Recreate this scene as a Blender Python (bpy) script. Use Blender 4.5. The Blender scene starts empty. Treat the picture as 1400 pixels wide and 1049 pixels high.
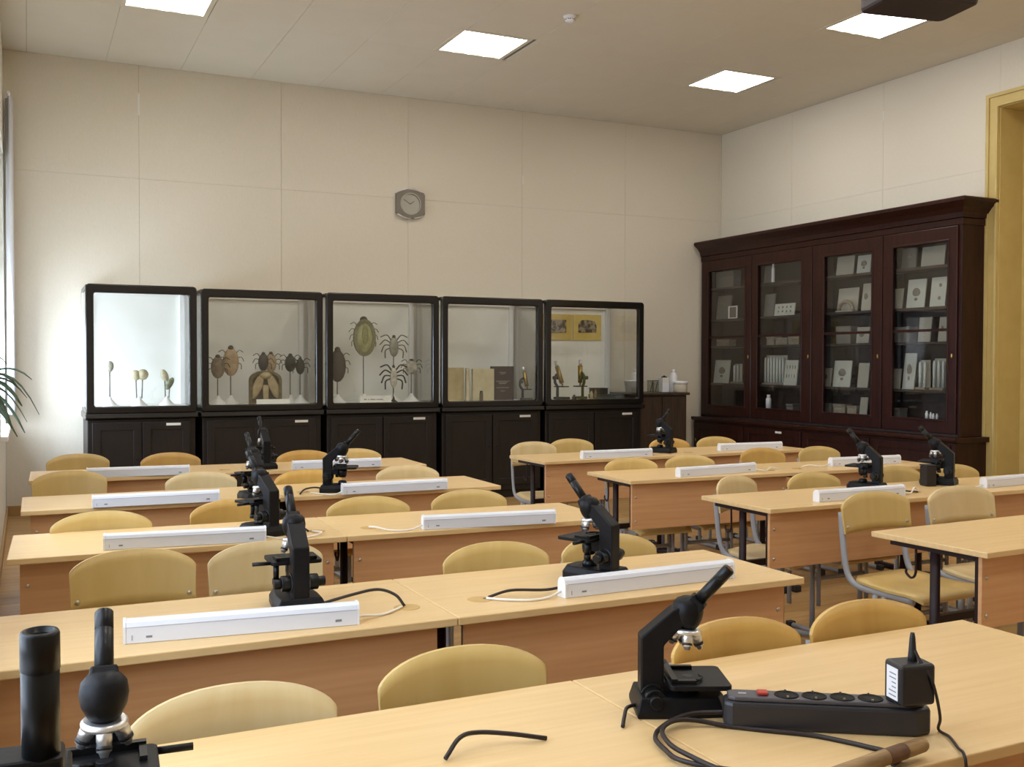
import bpy, math, random
from mathutils import Vector, Matrix
PI = math.pi
random.seed(7)
S = bpy.context.scene
COL = S.collection
# ------------------------------------------------------------------ camera
cam = bpy.data.objects.new('camera', bpy.data.cameras.new('camera'))
COL.objects.link(cam)
cam.data.sensor_width = 36.0
cam.data.lens = 1393.776 / 1400 * 36.0
cam.data.clip_start = 0.02
R_ = ((0.9029752510593811, -0.4296853633201589, 0.002486870055043494),
      (-0.007049488230497491, -0.020600640970765072, -0.9997629310527979),
      (0.4296347293805934, 0.9027436525060791, -0.02163093086410326))
m = Matrix(((R_[0][0], -R_[1][0], -R_[2][0], 0), (R_[0][1], -R_[1][1], -R_[2][1], 0),
            (R_[0][2], -R_[1][2], -R_[2][2], 1.4402), (0, 0, 0, 1)))
cam.matrix_world = m
S.camera = cam
# ------------------------------------------------------------------ world, daylight, exposure
S.view_settings.view_transform = 'Standard'
S.view_settings.look = 'None'
S.view_settings.exposure = 0.0
S.view_settings.gamma = 1.0
S.view_settings.use_curve_mapping = False
W = bpy.data.worlds.new('sky')
S.world = W
W.use_nodes = True
W.node_tree.nodes['Background'].inputs[0].default_value = (0.72, 0.83, 1.0, 1)
W.node_tree.nodes['Background'].inputs[1].default_value = 1.0
WINDOWS = [(0.9, 2.7), (3.6, 5.4), (8.6, 10.3)]
WIN_E = [85, 95, 450]
for (a, b), e in zip(WINDOWS, WIN_E):
    l = bpy.data.lights.new('daylight', 'AREA')
    l.shape = 'RECTANGLE'; l.size = 2.3; l.size_y = b - a
    l.energy = e; l.color = (0.72, 0.82, 1.0)
    o = bpy.data.objects.new('daylight', l)
    o.location = (-0.75 if a < 8 else -1.0, (a + b) / 2, 2.05); o.rotation_euler = (0, -PI / 2, 0)
    COL.objects.link(o)
LAMP_STRENGTH = 15.0
# ------------------------------------------------------------------ materials
def lin(r, g, b):
    f = lambda c: c / 12.92 if c <= .04045 else ((c + .055) / 1.055) ** 2.4
    return (f(r / 255), f(g / 255), f(b / 255), 1)
MATS = {}
def mat(name, col, rough=.5, metal=0.0, spec=.5, coat=0.0):
    if name in MATS: return MATS[name]
    m = bpy.data.materials.new(name); m.use_nodes = True
    b = m.node_tree.nodes['Principled BSDF']
    b.inputs['Base Color'].default_value = col
    b.inputs['Roughness'].default_value = rough
    b.inputs['Metallic'].default_value = metal
    b.inputs['Specular IOR Level'].default_value = spec
    b.inputs['Coat Weight'].default_value = coat
    MATS[name] = m
    return m
def noise_mat(name, c1, c2, scale=(1, 1, 1), nscale=8, rough=.5, detail=4, bump=0.0, lo=.3, hi=.7, spec=.5, dist=.0, rnd=0.0, coat=0.0):
    m = mat(name, c1, rough, 0, spec, coat)
    nt = m.node_tree; N = nt.nodes; L = nt.links
    b = N['Principled BSDF']
    tc = N.new('ShaderNodeTexCoord'); mp = N.new('ShaderNodeMapping'); mp.inputs['Scale'].default_value = scale
    oi = N.new('ShaderNodeObjectInfo')
    sc = N.new('ShaderNodeVectorMath'); sc.operation = 'SCALE'; sc.inputs[0].default_value = (13.1, 7.7, 3.3)
    L.new(oi.outputs['Random'], sc.inputs['Scale'])
    ad = N.new('ShaderNodeVectorMath'); ad.operation = 'ADD'
    L.new(tc.outputs['Object'], mp.inputs['Vector']); L.new(mp.outputs[0], ad.inputs[0]); L.new(sc.outputs[0], ad.inputs[1])
    nz = N.new('ShaderNodeTexNoise'); nz.inputs['Scale'].default_value = nscale; nz.inputs['Detail'].default_value = detail
    nz.inputs['Distortion'].default_value = dist
    L.new(ad.outputs[0], nz.inputs['Vector'])
    mr = N.new('ShaderNodeMapRange'); mr.inputs[1].default_value = lo; mr.inputs[2].default_value = hi
    L.new(nz.outputs[0], mr.inputs[0])
    mx = N.new('ShaderNodeMix'); mx.data_type = 'RGBA'
    mx.inputs[6].default_value = c1; mx.inputs[7].default_value = c2
    L.new(mr.outputs[0], mx.inputs[0])
    out = mx.outputs[2]
    if rnd:
        hs = N.new('ShaderNodeHueSaturation')
        r2 = N.new('ShaderNodeMapRange'); r2.inputs[3].default_value = 1 - rnd; r2.inputs[4].default_value = 1 + rnd
        L.new(oi.outputs['Random'], r2.inputs[0]); L.new(r2.outputs[0], hs.inputs['Value'])
        L.new(out, hs.inputs['Color']); out = hs.outputs[0]
    L.new(out, b.inputs['Base Color'])
    if bump:
        bp = N.new('ShaderNodeBump'); bp.inputs['Strength'].default_value = bump; bp.inputs['Distance'].default_value = .002
        L.new(nz.outputs[0], bp.inputs['Height']); L.new(bp.outputs[0], b.inputs['Normal'])
    return m
def glass_mat(name, tint, refl=.9):
    m = bpy.data.materials.new(name); m.use_nodes = True
    nt = m.node_tree; N = nt.nodes; L = nt.links
    N.remove(N['Principled BSDF'])
    t = N.new('ShaderNodeBsdfTransparent'); t.inputs[0].default_value = tint
    g = N.new('ShaderNodeBsdfGlossy'); g.inputs['Roughness'].default_value = .02; g.inputs[0].default_value = (refl, refl, refl, 1)
    fr = N.new('ShaderNodeFresnel')
    ge = N.new('ShaderNodeNewGeometry'); mr = N.new('ShaderNodeMapRange')   # same reflectance on both faces of the pane
    mr.inputs[3].default_value = 1.5; mr.inputs[4].default_value = 1 / 1.5
    L.new(ge.outputs['Backfacing'], mr.inputs[0]); L.new(mr.outputs[0], fr.inputs[0])
    mx = N.new('ShaderNodeMixShader')
    L.new(fr.outputs[0], mx.inputs[0]); L.new(t.outputs[0], mx.inputs[1]); L.new(g.outputs[0], mx.inputs[2])
    L.new(mx.outputs[0], N['Material Output'].inputs[0])
    return m
def emit_mat(name, col, s):
    m = bpy.data.materials.new(name); m.use_nodes = True
    b = m.node_tree.nodes['Principled BSDF']
    b.inputs['Base Color'].default_value = (.9, .9, .9, 1)
    b.inputs['Emission Color'].default_value = col
    b.inputs['Emission Strength'].default_value = s
    return m
M_wall = noise_mat('wallpaper', lin(222, 214, 197), lin(216, 207, 189), (60, 60, 6), 6, .85, 3, .15, spec=.2)
M_wallcore = mat('wall_core', lin(150, 140, 122), .9)
M_ceil = noise_mat('ceiling_board', lin(220, 213, 196), lin(217, 210, 193), (3, 3, 3), 1, .8, 3, 0, spec=.2)
M_ceilcore = mat('ceiling_core', lin(120, 112, 98), .9)
M_floor = noise_mat('laminate_floor', lin(192, 154, 100), lin(160, 120, 72), (1.6, 22, 1), 2.2, .38, 5, .05, .3, .75, rnd=.10)
M_desk = noise_mat('beech_laminate', lin(226, 193, 140), lin(215, 180, 124), (1.2, 26, 26), 2.0, .36, 5, 0, .25, .75, rnd=.02)
M_panel = noise_mat('beech_panel', lin(214, 166, 118), lin(203, 151, 103), (1.0, 20, 30), 2.0, .45, 5, 0, .25, .75, rnd=.02)
M_ply = noise_mat('birch_ply', lin(206, 177, 112), lin(195, 164, 96), (5, 2, .9), 2.0, .34, 4, 0, .3, .75, rnd=.05, dist=1.2)
M_ply2 = noise_mat('birch_ply_amber', lin(204, 164, 88), lin(191, 148, 73), (5, 2, .9), 2.0, .34, 4, 0, .3, .75, rnd=.04, dist=1.2)
M_ply3 = noise_mat('birch_ply_pale', lin(212, 190, 144), lin(202, 176, 124), (5, 2, .9), 2.0, .38, 4, 0, .3, .75, rnd=.04, dist=1.2)
M_grey = mat('grey_enamel', lin(150, 150, 152), .4, .0)
M_darkfr = mat('dark_enamel', lin(36, 20, 21), .5, 0, .3)
M_cap = mat('black_plastic_cap', lin(26, 24, 26), .5)
M_screw = mat('steel_screw', lin(205, 200, 190), .3, 1.0)
M_white = mat('white_plastic', lin(232, 232, 234), .42)
M_whiteg = mat('lamp_housing', lin(222, 224, 230), .4)
M_diff = mat('lamp_diffuser', lin(240, 240, 238), .5)
M_mark = mat('grey_print', lin(128, 128, 136), .6)
M_black = noise_mat('black_lacquer', lin(26, 22, 19), lin(18, 15, 14), (2, 2, 12), 3, .24, 3, 0, coat=.1, spec=.4)
M_blackpanel = noise_mat('black_panel', lin(24, 18, 16), lin(17, 12, 11), (6, 6, 1.2), 4, .42, 4, 0)
M_mahog = noise_mat('mahogany', lin(56, 26, 18), lin(36, 16, 12), (9, 9, 1.3), 3, .38, 5, 0, coat=.03, spec=.25)
M_mahog2 = noise_mat('mahogany_inside', lin(66, 50, 40), lin(50, 38, 31), (2, 8, 8), 3, .6, 4, 0)
M_cab = noise_mat('dark_oak', lin(74, 58, 44), lin(52, 40, 30), (12, 12, 1.2), 3, .5, 5, 0)
M_glass = glass_mat('showcase_glass', (.99, .996, .992, 1))
M_wglass = glass_mat('window_glass', (.96, .98, .98, 1))
M_bglass = glass_mat('bookcase_glass', (.96, .965, .96, 1), .8)
M_caseback = noise_mat('showcase_lining', lin(236, 236, 229), lin(228, 228, 219), (2, 2, 2), 2, .7, 3, 0)
M_casewhite = mat('showcase_white', lin(226, 226, 222), .6)
M_ochre = noise_mat('ochre_paint', lin(204, 181, 116), lin(196, 171, 105), (2, 2, 2), 3, .4, 2, 0)
M_scope = noise_mat('scope_black', lin(21, 20, 22), lin(16, 15, 17), (40, 40, 40), 6, .45, 2, .1, spec=.2)
M_tube = mat('scope_tube', lin(16, 16, 17), .34, 0, .3)
M_chrome = mat('chrome', lin(226, 226, 226), .3, .85)
M_lens = mat('lens', lin(80, 30, 34), .08)
M_plaster = mat('white_plaster', lin(232, 231, 226), .7)
M_rod = mat('thin_rod', lin(110, 108, 100), .4, .6)
M_cord = mat('black_cord', lin(34, 24, 22), .5)
M_wcord = mat('white_cord', lin(232, 226, 214), .5)
M_paper = mat('paper', lin(228, 226, 216), .8)
M_leaf = noise_mat('leaf', lin(62, 84, 58), lin(40, 60, 42), (6, 6, 6), 4, .4, 3, 0)
M_brass = mat('old_brass', lin(176, 150, 84), .3, 1.0)
def cloth_mat(name, col, t):
    m = bpy.data.materials.new(name); m.use_nodes = True; nt = m.node_tree; nt.nodes.remove(nt.nodes['Principled BSDF'])
    a = nt.nodes.new('ShaderNodeBsdfDiffuse'); b = nt.nodes.new('ShaderNodeBsdfTranslucent'); c = nt.nodes.new('ShaderNodeMixShader')
    a.inputs[0].default_value = b.inputs[0].default_value = col; c.inputs[0].default_value = t
    nt.links.new(a.outputs[0], c.inputs[1]); nt.links.new(b.outputs[0], c.inputs[2]); nt.links.new(c.outputs[0], nt.nodes['Material Output'].inputs[0])
    return m
M_curtain = cloth_mat('curtain_cloth', lin(240, 240, 244), .2)
M_blind = cloth_mat('added_blind_cloth', lin(214, 212, 206), .35)
M_glow = emit_mat('lamp_glow', (1.0, .965, .91, 1), LAMP_STRENGTH)
# ------------------------------------------------------------------ mesh helpers
class G:
    def __init__(s): s.v = []; s.f = []; s.sm = []; s.mi = []
    def add(s, vs, fs, smooth=False, mi=0):
        n = len(s.v); s.v += [tuple(v) for v in vs]
        s.f += [tuple(i + n for i in f) for f in fs]; s.sm += [smooth] * len(fs); s.mi += [mi] * len(fs); return s
    def box(s, x0, x1, y0, y1, z0, z1, mi=0):
        return s.add([(x0, y0, z0), (x1, y0, z0), (x1, y1, z0), (x0, y1, z0), (x0, y0, z1), (x1, y0, z1), (x1, y1, z1), (x0, y1, z1)],
                     [(0, 3, 2, 1), (4, 5, 6, 7), (0, 1, 5, 4), (1, 2, 6, 5), (2, 3, 7, 6), (3, 0, 4, 7)], False, mi)
    def lathe(s, prof, n=16, M=None, cap=True, mi=0, smooth=True):
        # prof: [(r,z)], around z; M: 4x4 transform
        vs = []; fs = []
        for r, z in prof:
            for k in range(n):
                a = 2 * PI * k / n; vs.append(Vector((r * math.cos(a), r * math.sin(a), z)))
        for i in range(len(prof) - 1):
            for k in range(n):
                k2 = (k + 1) % n; fs.append((i * n + k, i * n + k2, (i + 1) * n + k2, (i + 1) * n + k))
        if M is not None: vs = [M @ v for v in vs]
        s.add(vs, fs, smooth, mi)
        if cap:
            b = len(s.v) - len(vs)
            s.f += [tuple(b + k for k in reversed(range(n))), tuple(b + (len(prof) - 1) * n + k for k in range(n))]
            s.sm += [False, False]; s.mi += [mi, mi]
        return s
    def cyl(s, p, q, r, r2=None, n=14, mi=0):
        p = Vector(p); q = Vector(q); d = q - p
        return s.lathe([(r, 0), (r if r2 is None else r2, d.length)], n, axis(p, d), True, mi)
    def tube(s, pts, r, n=8, ry=None, up=(1, 0, 0), mi=0):
        # sweep an ellipse along pts; ry = half size along the side vector
        pts = [Vector(p) for p in pts]; vs = []; fs = []
        ry = r if ry is None else ry; u0 = Vector(up)
        for i, p in enumerate(pts):
            t = (pts[min(i + 1, len(pts) - 1)] - pts[max(i - 1, 0)]).normalized()
            sd = u0 - t * u0.dot(t)
            if sd.length < 1e-4: sd = t.orthogonal()
            sd.normalize(); nn = t.cross(sd)
            for k in range(n):
                a = 2 * PI * k / n; vs.append(p + sd * (ry * math.cos(a)) + nn * (r * math.sin(a)))
        for i in range(len(pts) - 1):
            for k in range(n):
                k2 = (k + 1) % n; fs.append((i * n + k, i * n + k2, (i + 1) * n + k2, (i + 1) * n + k))
        s.add(vs, fs, True, mi)
        b = len(s.v) - len(vs)
        s.f += [tuple(b + k for k in reversed(range(n))), tuple(b + (len(pts) - 1) * n + k for k in range(n))]
        s.sm += [False, False]; s.mi += [mi, mi]
        return s
    def prism(s, poly, a, b, ax='x', mi=0, smooth=False):
        # poly in the two other axes (y,z)/(x,z)/(x,y), extruded along ax from a to b
        def P(u, v, w): return {'x': (w, u, v), 'y': (u, w, v), 'z': (u, v, w)}[ax]
        n = len(poly)
        vs = [P(u, v, a) for u, v in poly] + [P(u, v, b) for u, v in poly]
        s.add(vs, [tuple(range(n)), tuple(reversed(range(n, 2 * n)))], False, mi)
        base = len(s.v) - 2 * n
        for i in range(n):
            j = (i + 1) % n
            s.f.append((base + i, base + n + i, base + n + j, base + j)); s.sm.append(smooth); s.mi.append(mi)
        return s
    def ring(s, outer, inner, a, b, ax='y', mi=0):
        def P(u, v, w): return {'x': (w, u, v), 'y': (u, w, v), 'z': (u, v, w)}[ax]
        n = len(outer)
        vs = [P(*p, a) for p in outer] + [P(*p, a) for p in inner] + [P(*p, b) for p in outer] + [P(*p, b) for p in inner]
        fs = []
        for i in range(n):
            j = (i + 1) % n
            fs += [(i, j, n + j, n + i), (2 * n + j, 2 * n + i, 3 * n + i, 3 * n + j), (i, 2 * n + i, 2 * n + j, j), (n + j, 3 * n + j, 3 * n + i, n + i)]
        return s.add(vs, fs, False, mi)
    def ellipsoid(s, c, r, n=12, mi=0, M=None):
        prof = [(max(1e-4, math.sin(PI * i / 8)), -math.cos(PI * i / 8)) for i in range(9)]
        T = Matrix.Translation(c) @ (M if M is not None else Matrix()) @ Matrix.Diagonal((r[0], r[1], r[2], 1))
        return s.lathe(prof, n, T, False, mi)
def axis(p, d):
    return Matrix.Translation(p) @ Vector(d).to_track_quat('Z', 'Y').to_matrix().to_4x4()
def obj(name, g, mats, parent=None, loc=(0, 0, 0), rot=(0, 0, 0), bevel=0, seg=2, label=None, angle=.6):
    me = bpy.data.meshes.new(name)
    me.from_pydata(g.v, [], g.f)
    if not isinstance(mats, (list, tuple)): mats = [mats]
    for mm in mats: me.materials.append(mm)
    me.polygons.foreach_set('use_smooth', g.sm); me.polygons.foreach_set('material_index', g.mi)
    import bmesh
    bm = bmesh.new(); bm.from_mesh(me); bmesh.ops.recalc_face_normals(bm, faces=bm.faces); bm.to_mesh(me); bm.free()
    me.update()
    o = bpy.data.objects.new(name, me); COL.objects.link(o)
    o.location = loc; o.rotation_euler = rot
    if parent: o.parent = parent
    if bevel:
        b = o.modifiers.new('bevel', 'BEVEL'); b.width = bevel; b.segments = seg; b.limit_method = 'ANGLE'; b.angle_limit = angle
        b.harden_normals = False
    if label: o['label'] = label
    return o
def tag(o, label, cat, group=None):
    o['label'] = label; o['category'] = cat
    if group: o['group'] = group
    return o
def thing(name, label, cat, loc=(0, 0, 0), rz=0, group=None):
    o = bpy.data.objects.new(name, None); COL.objects.link(o); o.empty_display_size = .05
    o.location = loc; o.rotation_euler = (0, 0, rz)
    return tag(o, label, cat, group)
def struct(name, g, m, parent=None, **k):
    o = obj(name, g, m, parent, **k); o['kind'] = 'structure'; return o
KIDS = {}
def dup(root, loc, rz=0, label=None, group=None, scale=None, swap=None):
    def cp(o, par):
        c = o.copy(); COL.objects.link(c)
        if par: c.parent = par
        for ch in list(o.children): cp(ch, c)
        if swap and c.type == 'MESH' and o.name.split('.')[0] in swap[0]:
            for sl in c.material_slots: sl.link = 'OBJECT'; sl.material = swap[1]
        return c
    r = cp(root, None); r.location = loc; r.rotation_euler = (0, 0, rz)
    if scale: r.scale = scale
    if label: r['label'] = label
    if group: r['group'] = group
    return r
def loc_pts(root, pts):
    # world points into the frame of a root that has only a location and a z rotation
    a = -root.rotation_euler[2]; L = root.location; out = []
    for p in pts:
        d = Vector(p) - L; out.append((d.x * math.cos(a) - d.y * math.sin(a), d.x * math.sin(a) + d.y * math.cos(a), d.z))
    return out
def spline(pts, k=6):
    P = [Vector(p) for p in pts]; P = [2 * P[0] - P[1]] + P + [2 * P[-1] - P[-2]]; out = []
    for i in range(1, len(P) - 2):
        for j in range(k):
            t = j / k; a, b, c, d = P[i - 1:i + 3]
            out.append(.5 * ((2 * b) + (c - a) * t + (2 * a - 5 * b + 4 * c - d) * t * t + (3 * b - a - 3 * c + d) * t ** 3))
    out.append(P[-2]); return out
def cord(name, pts, r, m, parent=None, n=7, k=6):
    if parent: pts = loc_pts(parent, pts)
    return obj(name, G().tube(spline(pts, k), r, n, up=(0, 0, 1)), m, parent)
def rrect(x0, x1, z0, z1, r, n=5):
    out = []
    for cx, cz, a0 in ((x1 - r, z1 - r, 0), (x0 + r, z1 - r, PI / 2), (x0 + r, z0 + r, PI), (x1 - r, z0 + r, 1.5 * PI)):
        for i in range(n + 1):
            a = a0 + PI / 2 * i / n; out.append((cx + r * math.cos(a), cz + r * math.sin(a)))
    return out
# ------------------------------------------------------------------ the room
XL, XR, YB, YF, H = -0.18, 7.903, 10.495, -1.3, 4.29
# floor: long laminate boards over a slab
fl = struct('floor', G().box(XL - .4, XR + .4, YF - .1, YB + .1, -.12, -.012), mat('floor_bed', lin(60, 44, 30), .9))
random.seed(3)
y = YF; row = 0; plank_me = {}
while y < YB - .01:
    x = XL - random.random() * 2.2
    while x < XR:
        a, b = max(x, XL), min(x + 2.4, XR)
        if b - a > .05:
            struct('plank', G().box(a + .001, b - .001, y + .001, min(y + .19, YB) - .001, -.012, 0), M_floor, fl)
        x += 2.4
    y += .19; row += 1
# ceiling boards
LX = (0.735, 3.425, 6.18)      # left edges of the lamp columns
LY = (8.76, 6.76, 4.76, 2.76, 0.76)   # far edges of the lamp rows
ce = struct('ceiling', G().box(XL - .4, XR + .4, YF - .1, YB + .1, H + .012, H + .15), M_ceilcore)
TX, TY = .683, .6667
def lamp_at(x, y):
    for lx in LX:
        for ly in LY:
            if lx - .05 < x < lx + .65 and ly - .65 < y < ly + .05: return True
    return False
xs = [XL] + [.7 + TX * k for k in range(-1, 11) if XL + .02 < .7 + TX * k < XR - .05] + [XR]
ys = [YF] + [YF + .08 + 1.3333 * k for k in range(0, 9)]
ys = [YF] + [8.83 - 2.0 * k for k in range(5, -1, -1)] + [YB]
ys = sorted(set([YF] + [8.80 - 2.0 * k for k in range(0, 6) if 8.80 - 2.0 * k > YF] + [8.12 - 2.0 * k for k in range(0, 5)] + [YB]))
for i in range(len(xs) - 1):
    for j in range(len(ys) - 1):
        a, b, c, d = xs[i], xs[i + 1], ys[j], ys[j + 1]
        if lamp_at((a + b) / 2, (c + d) / 2) : continue
        struct('ceiling_panel', G().box(a + .0015, b - .0015, c + .0008, d - .0008, H, H + .012), M_ceil, ce)
# back wall
wb = struct('wall_back', G().box(XL - .3, XR + .3, YB + .009, YB + .2, -.1, H + .1), M_wallcore)
wx = [XL] + [.994 + 1.3745 * k for k in range(0, 6) if .994 + 1.3745 * k < XR] + [XR]
for i in range(len(wx) - 1):
    for z0, z1 in ((0, 3.2), (3.2, H)):
        struct('wall_panel', G().box(wx[i] + .0012, wx[i + 1] - .0012, YB, YB + .009, z0 + .0008, z1 - .0008), M_wall, wb)
struct('seam_strip', G().box(.985, 1.004, YB - .004, YB, 3.81, 4.02), M_paper, wb)
struct('seam_strip', G().box(5.118, 5.13, YB - .004, YB, 3.46, 3.56), M_paper, wb)
# right wall, with the deep doorway
DY0, DY1, DZ = 4.95, 6.425, 3.74
wr = struct('wall_right', G().box(XR + .009, XR + .5, DY1 + .0, YB + .3, -.1, H + .1).box(XR + .009, XR + .5, YF - .1, DY0, -.1, H + .1)
            .box(XR + .009, XR + .5, DY0, DY1, DZ, H + .1), M_wallcore)
wy = [YB, 9.183, 7.809, DY1]
for i in range(len(wy) - 1):
    for z0, z1 in ((0, 3.2), (3.2, H)):
        struct('wall_panel', G().box(XR, XR + .009, wy[i + 1] + .0012, wy[i] - .0012, z0 + .0008, z1 - .0008), M_wall, wr)
struct('wall_panel', G().box(XR, XR + .009, DY0, DY1, DZ, H), M_wall, wr)
wy = [DY0, 3.6, 2.2, .8, -.5, YF]
for i in range(len(wy) - 1):
    struct('wall_panel', G().box(XR, XR + .009, wy[i + 1] + .0012, wy[i] - .0012, 0, H), M_wall, wr)
struct('seam_strip', G().box(XR - .004, XR, 7.80, 7.812, 3.9, 4.0), M_paper, wr)
def arch_poly(i0, o0, zi, zo):   # a door surround seen from the front: two stiles and a head in one outline
    return [(DY0 - o0, 0), (DY0 - o0, DZ + zo), (DY1 + o0, DZ + zo), (DY1 + o0, 0), (DY1 + i0, 0), (DY1 + i0, DZ + zi), (DY0 - i0, DZ + zi), (DY0 - i0, 0)]
tr = struct('trim_1', G().prism(arch_poly(-.005, .112, -.005, .112), XR - .03, XR, 'x'), M_ochre, bevel=.005)
struct('moulding', G().prism(arch_poly(.085, .118, .085, .118), XR - .045, XR - .031, 'x'), M_ochre, tr, bevel=.004)
struct('moulding', G().prism(arch_poly(-.004, .02, -.004, .02), XR - .041, XR - .031, 'x'), M_ochre, tr, bevel=.004)
struct('jamb', G().box(XR - .005, XR + .34, DY1 - .012, DY1 + .0, 0, DZ).box(XR - .005, XR + .34, DY0, DY0 + .012, 0, DZ)
       .box(XR - .005, XR + .34, DY0, DY1, DZ - .012, DZ), M_ochre, tr)
dr = struct('door_1', G().box(XR + .29, XR + .335, DY0 + .012, DY1 - .012, 0, DZ - .012), M_ochre)
for (a, b) in ((DY0 + .14, (DY0 + DY1) / 2 - .07), ((DY0 + DY1) / 2 + .07, DY1 - .13)):
    for z0, z1 in ((.2, .72), (.86, 1.02), (1.16, 2.72), (2.86, 3.55)):
        struct('door_panel', G().ring([(a, z0), (b, z0), (b, z1), (a, z1)], [(a + .035, z0 + .035), (b - .035, z0 + .035), (b - .035, z1 - .035), (a + .035, z1 - .035)], XR + .268, XR + .292, 'x')
               .box(XR + .28, XR + .292, a + .07, b - .07, z0 + .07, z1 - .07), M_ochre, dr, bevel=.006)
struct('door_handle', G().cyl((XR + .29, 5.75, 1.05), (XR + .23, 5.75, 1.05), .012).cyl((XR + .235, 5.75, 1.05), (XR + .235, 5.63, 1.05), .011), M_brass, dr)
# left wall with windows in deep reveals
SILL, WTOP = .86, 3.3
g = G().box(XL - .5, XL, YF - .1, YB + .1, -.1, SILL).box(XL - .5, XL, YF - .1, YB + .1, WTOP, H + .1)
edges = [YF - .1] + [e for w in WINDOWS for e in w] + [YB + .1]
for i in range(0, len(edges), 2): g.box(XL - .5, XL, edges[i], edges[i + 1], SILL, WTOP)
wl = struct('wall_left', g, mat('painted_plaster', lin(222, 218, 208), .8))
for n, (a, b) in enumerate(WINDOWS):
    xo = XL - .32
    fo = [(a + .001, SILL + .005), (b - .001, SILL + .005), (b - .001, WTOP - .001), (a + .001, WTOP - .001)]
    fi = [(a + .07, SILL + .07), (b - .07, SILL + .07), (b - .07, WTOP - .07), (a + .07, WTOP - .07)]
    wf = struct('window_%d' % (n + 1), G().ring(fo, fi, xo - .06, xo, 'x'), M_white)
    mid = (a + b) / 2
    struct('mullion', G().box(xo - .058, xo - .002, mid - .05, mid + .05, SILL + .069, WTOP - .069), M_white, wf)
    for y0, y1 in ((a + .069, mid - .049), (mid + .049, b - .069)):
        struct('transom', G().box(xo - .056, xo - .004, y0, y1, 2.55, 2.63), M_white, wf)
    for p, q in ((a + .06, (a + b) / 2 - .04), ((a + b) / 2 + .04, b - .06)):
        for z0, z1 in ((SILL + .06, 2.56), (2.62, WTOP - .06)):
            struct('pane', G().box(xo - .034, xo - .029, p, q, z0, z1), M_wglass, wf)
    if n == 2:  # unseen blind, added to keep the daylight low on the back wall
        obj('added_blind', G().box(xo + .012, xo + .016, a + .03, b - .03, 1.78, WTOP - .09).cyl((xo + .03, a + .03, WTOP - .07), (xo + .03, b - .03, WTOP - .07), .03), M_blind, wf)
    struct('window_sill', G().box(xo, XL + .05, a - .03, b + .03, SILL - .036, SILL + .004), M_white, wf, bevel=.008)
# wall behind the camera
struct('wall_front', G().box(XL - .5, XR + .5, YF - .2, YF, -.1, H + .1), M_wall)
for nm, g in (('baseboard_back', G().box(XL, XR, YB - .018, YB, 0, .09)), ('baseboard_left', G().box(XL, XL + .018, YF, YB, 0, .09)),
              ('baseboard_right', G().box(XR - .018, XR, DY1 + .12, YB, 0, .09))):
    struct(nm, g, mat('baseboard_wood', lin(168, 132, 82), .5), bevel=.004)
# ceiling luminaires: recessed square louvre with a wavy-ended glowing diffuser
def wave_panel(x0, x1, y0, y1, z):
    n = 33; top = []; bot = []
    for i in range(n):
        t = i / (n - 1); x = x0 + (x1 - x0) * t
        w = .024 * (1 - math.cos(2 * PI * 4 * t)) / 2
        top.append((x, y1 - w)); bot.append((x, y0 + w))
    return bot + list(reversed(top))
lamp0 = None; pos_words = ('left', 'middle', 'right')
row_words = ('row nearest the showcases', 'second lamp row from the showcases', 'third lamp row from the showcases', 'fourth lamp row from the showcases', 'lamp row behind the camera')
for j, ly in enumerate(LY):
    for i, lx in enumerate(LX):
        lab = 'square glowing recessed ceiling lamp, %s one of the %s' % (pos_words[i], row_words[j])
        loc = (lx + .3, ly - .3, H)
        if lamp0 is None:
            lamp0 = thing('ceiling_lamp', lab, 'ceiling lamp', loc, 0, 'square ceiling lamps')
            o, q = .342, .30
            obj('lamp_frame', G().ring([(-.341, -.34), (.341, -.34), (.341, .34), (-.341, .34)], [(-q, -q), (q, -q), (q, q), (-q, q)], -.004, .012, 'z')
                .ring([(-.31, -.31), (.31, -.31), (.31, .31), (-.31, .31)], [(-q, -q), (q, -q), (q, q), (-q, q)], .0, .10, 'z'), M_ceil, lamp0)
            obj('diffuser', G().prism(wave_panel(-.3, .3, -.3, .3, 0), -.003, .004, 'z'), M_glow, lamp0, label='bright white wavy-ended diffuser')
        else:
            dup(lamp0, loc, 0, lab)
# smoke detector
t = thing('smoke_detector', 'small round white smoke detector on the ceiling', 'smoke detector', (4.066, 7.448, H))
obj('base', G().lathe([(.055, 0), (.055, -.012), (.05, -.018)], 20), M_white, t)
obj('sensor_head', G().lathe([(.047, -.018), (.045, -.03), (.04, -.042), (.022, -.05)], 20), M_white, t)
gg = G()
for k in range(8):
    a = k * PI / 4 + .2; gg.add([(.046 * math.cos(a + s * .28), .046 * math.sin(a + s * .28), z) for s, z in ((-1, -.026), (1, -.026), (1, -.036), (-1, -.036))], [(0, 1, 2, 3)])
obj('vent', gg, M_cap, t)
# projector hanging by the right lamp
t = thing('ceiling_projector', 'dark box projector hung below the ceiling at the top right', 'projector', (4.56, 4.24, 3.43), math.radians(-10))
obj('casing', G().prism(rrect(-.29, .27, -.17, .17, .05), 0, .13, 'z'), mat('projector_grey', lin(44, 34, 36), .5), t, bevel=.02)
obj('lens', G().cyl((.12, -.17, .06), (.12, -.20, .06), .035), M_cap, t)
obj('vent', G().box(-.2, -.02, -.173, -.168, .03, .10), M_cap, t)
obj('mount_pole', G().cyl((0, 0, .13), (0, 0, H - 3.43), .02), M_white, t)
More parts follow.
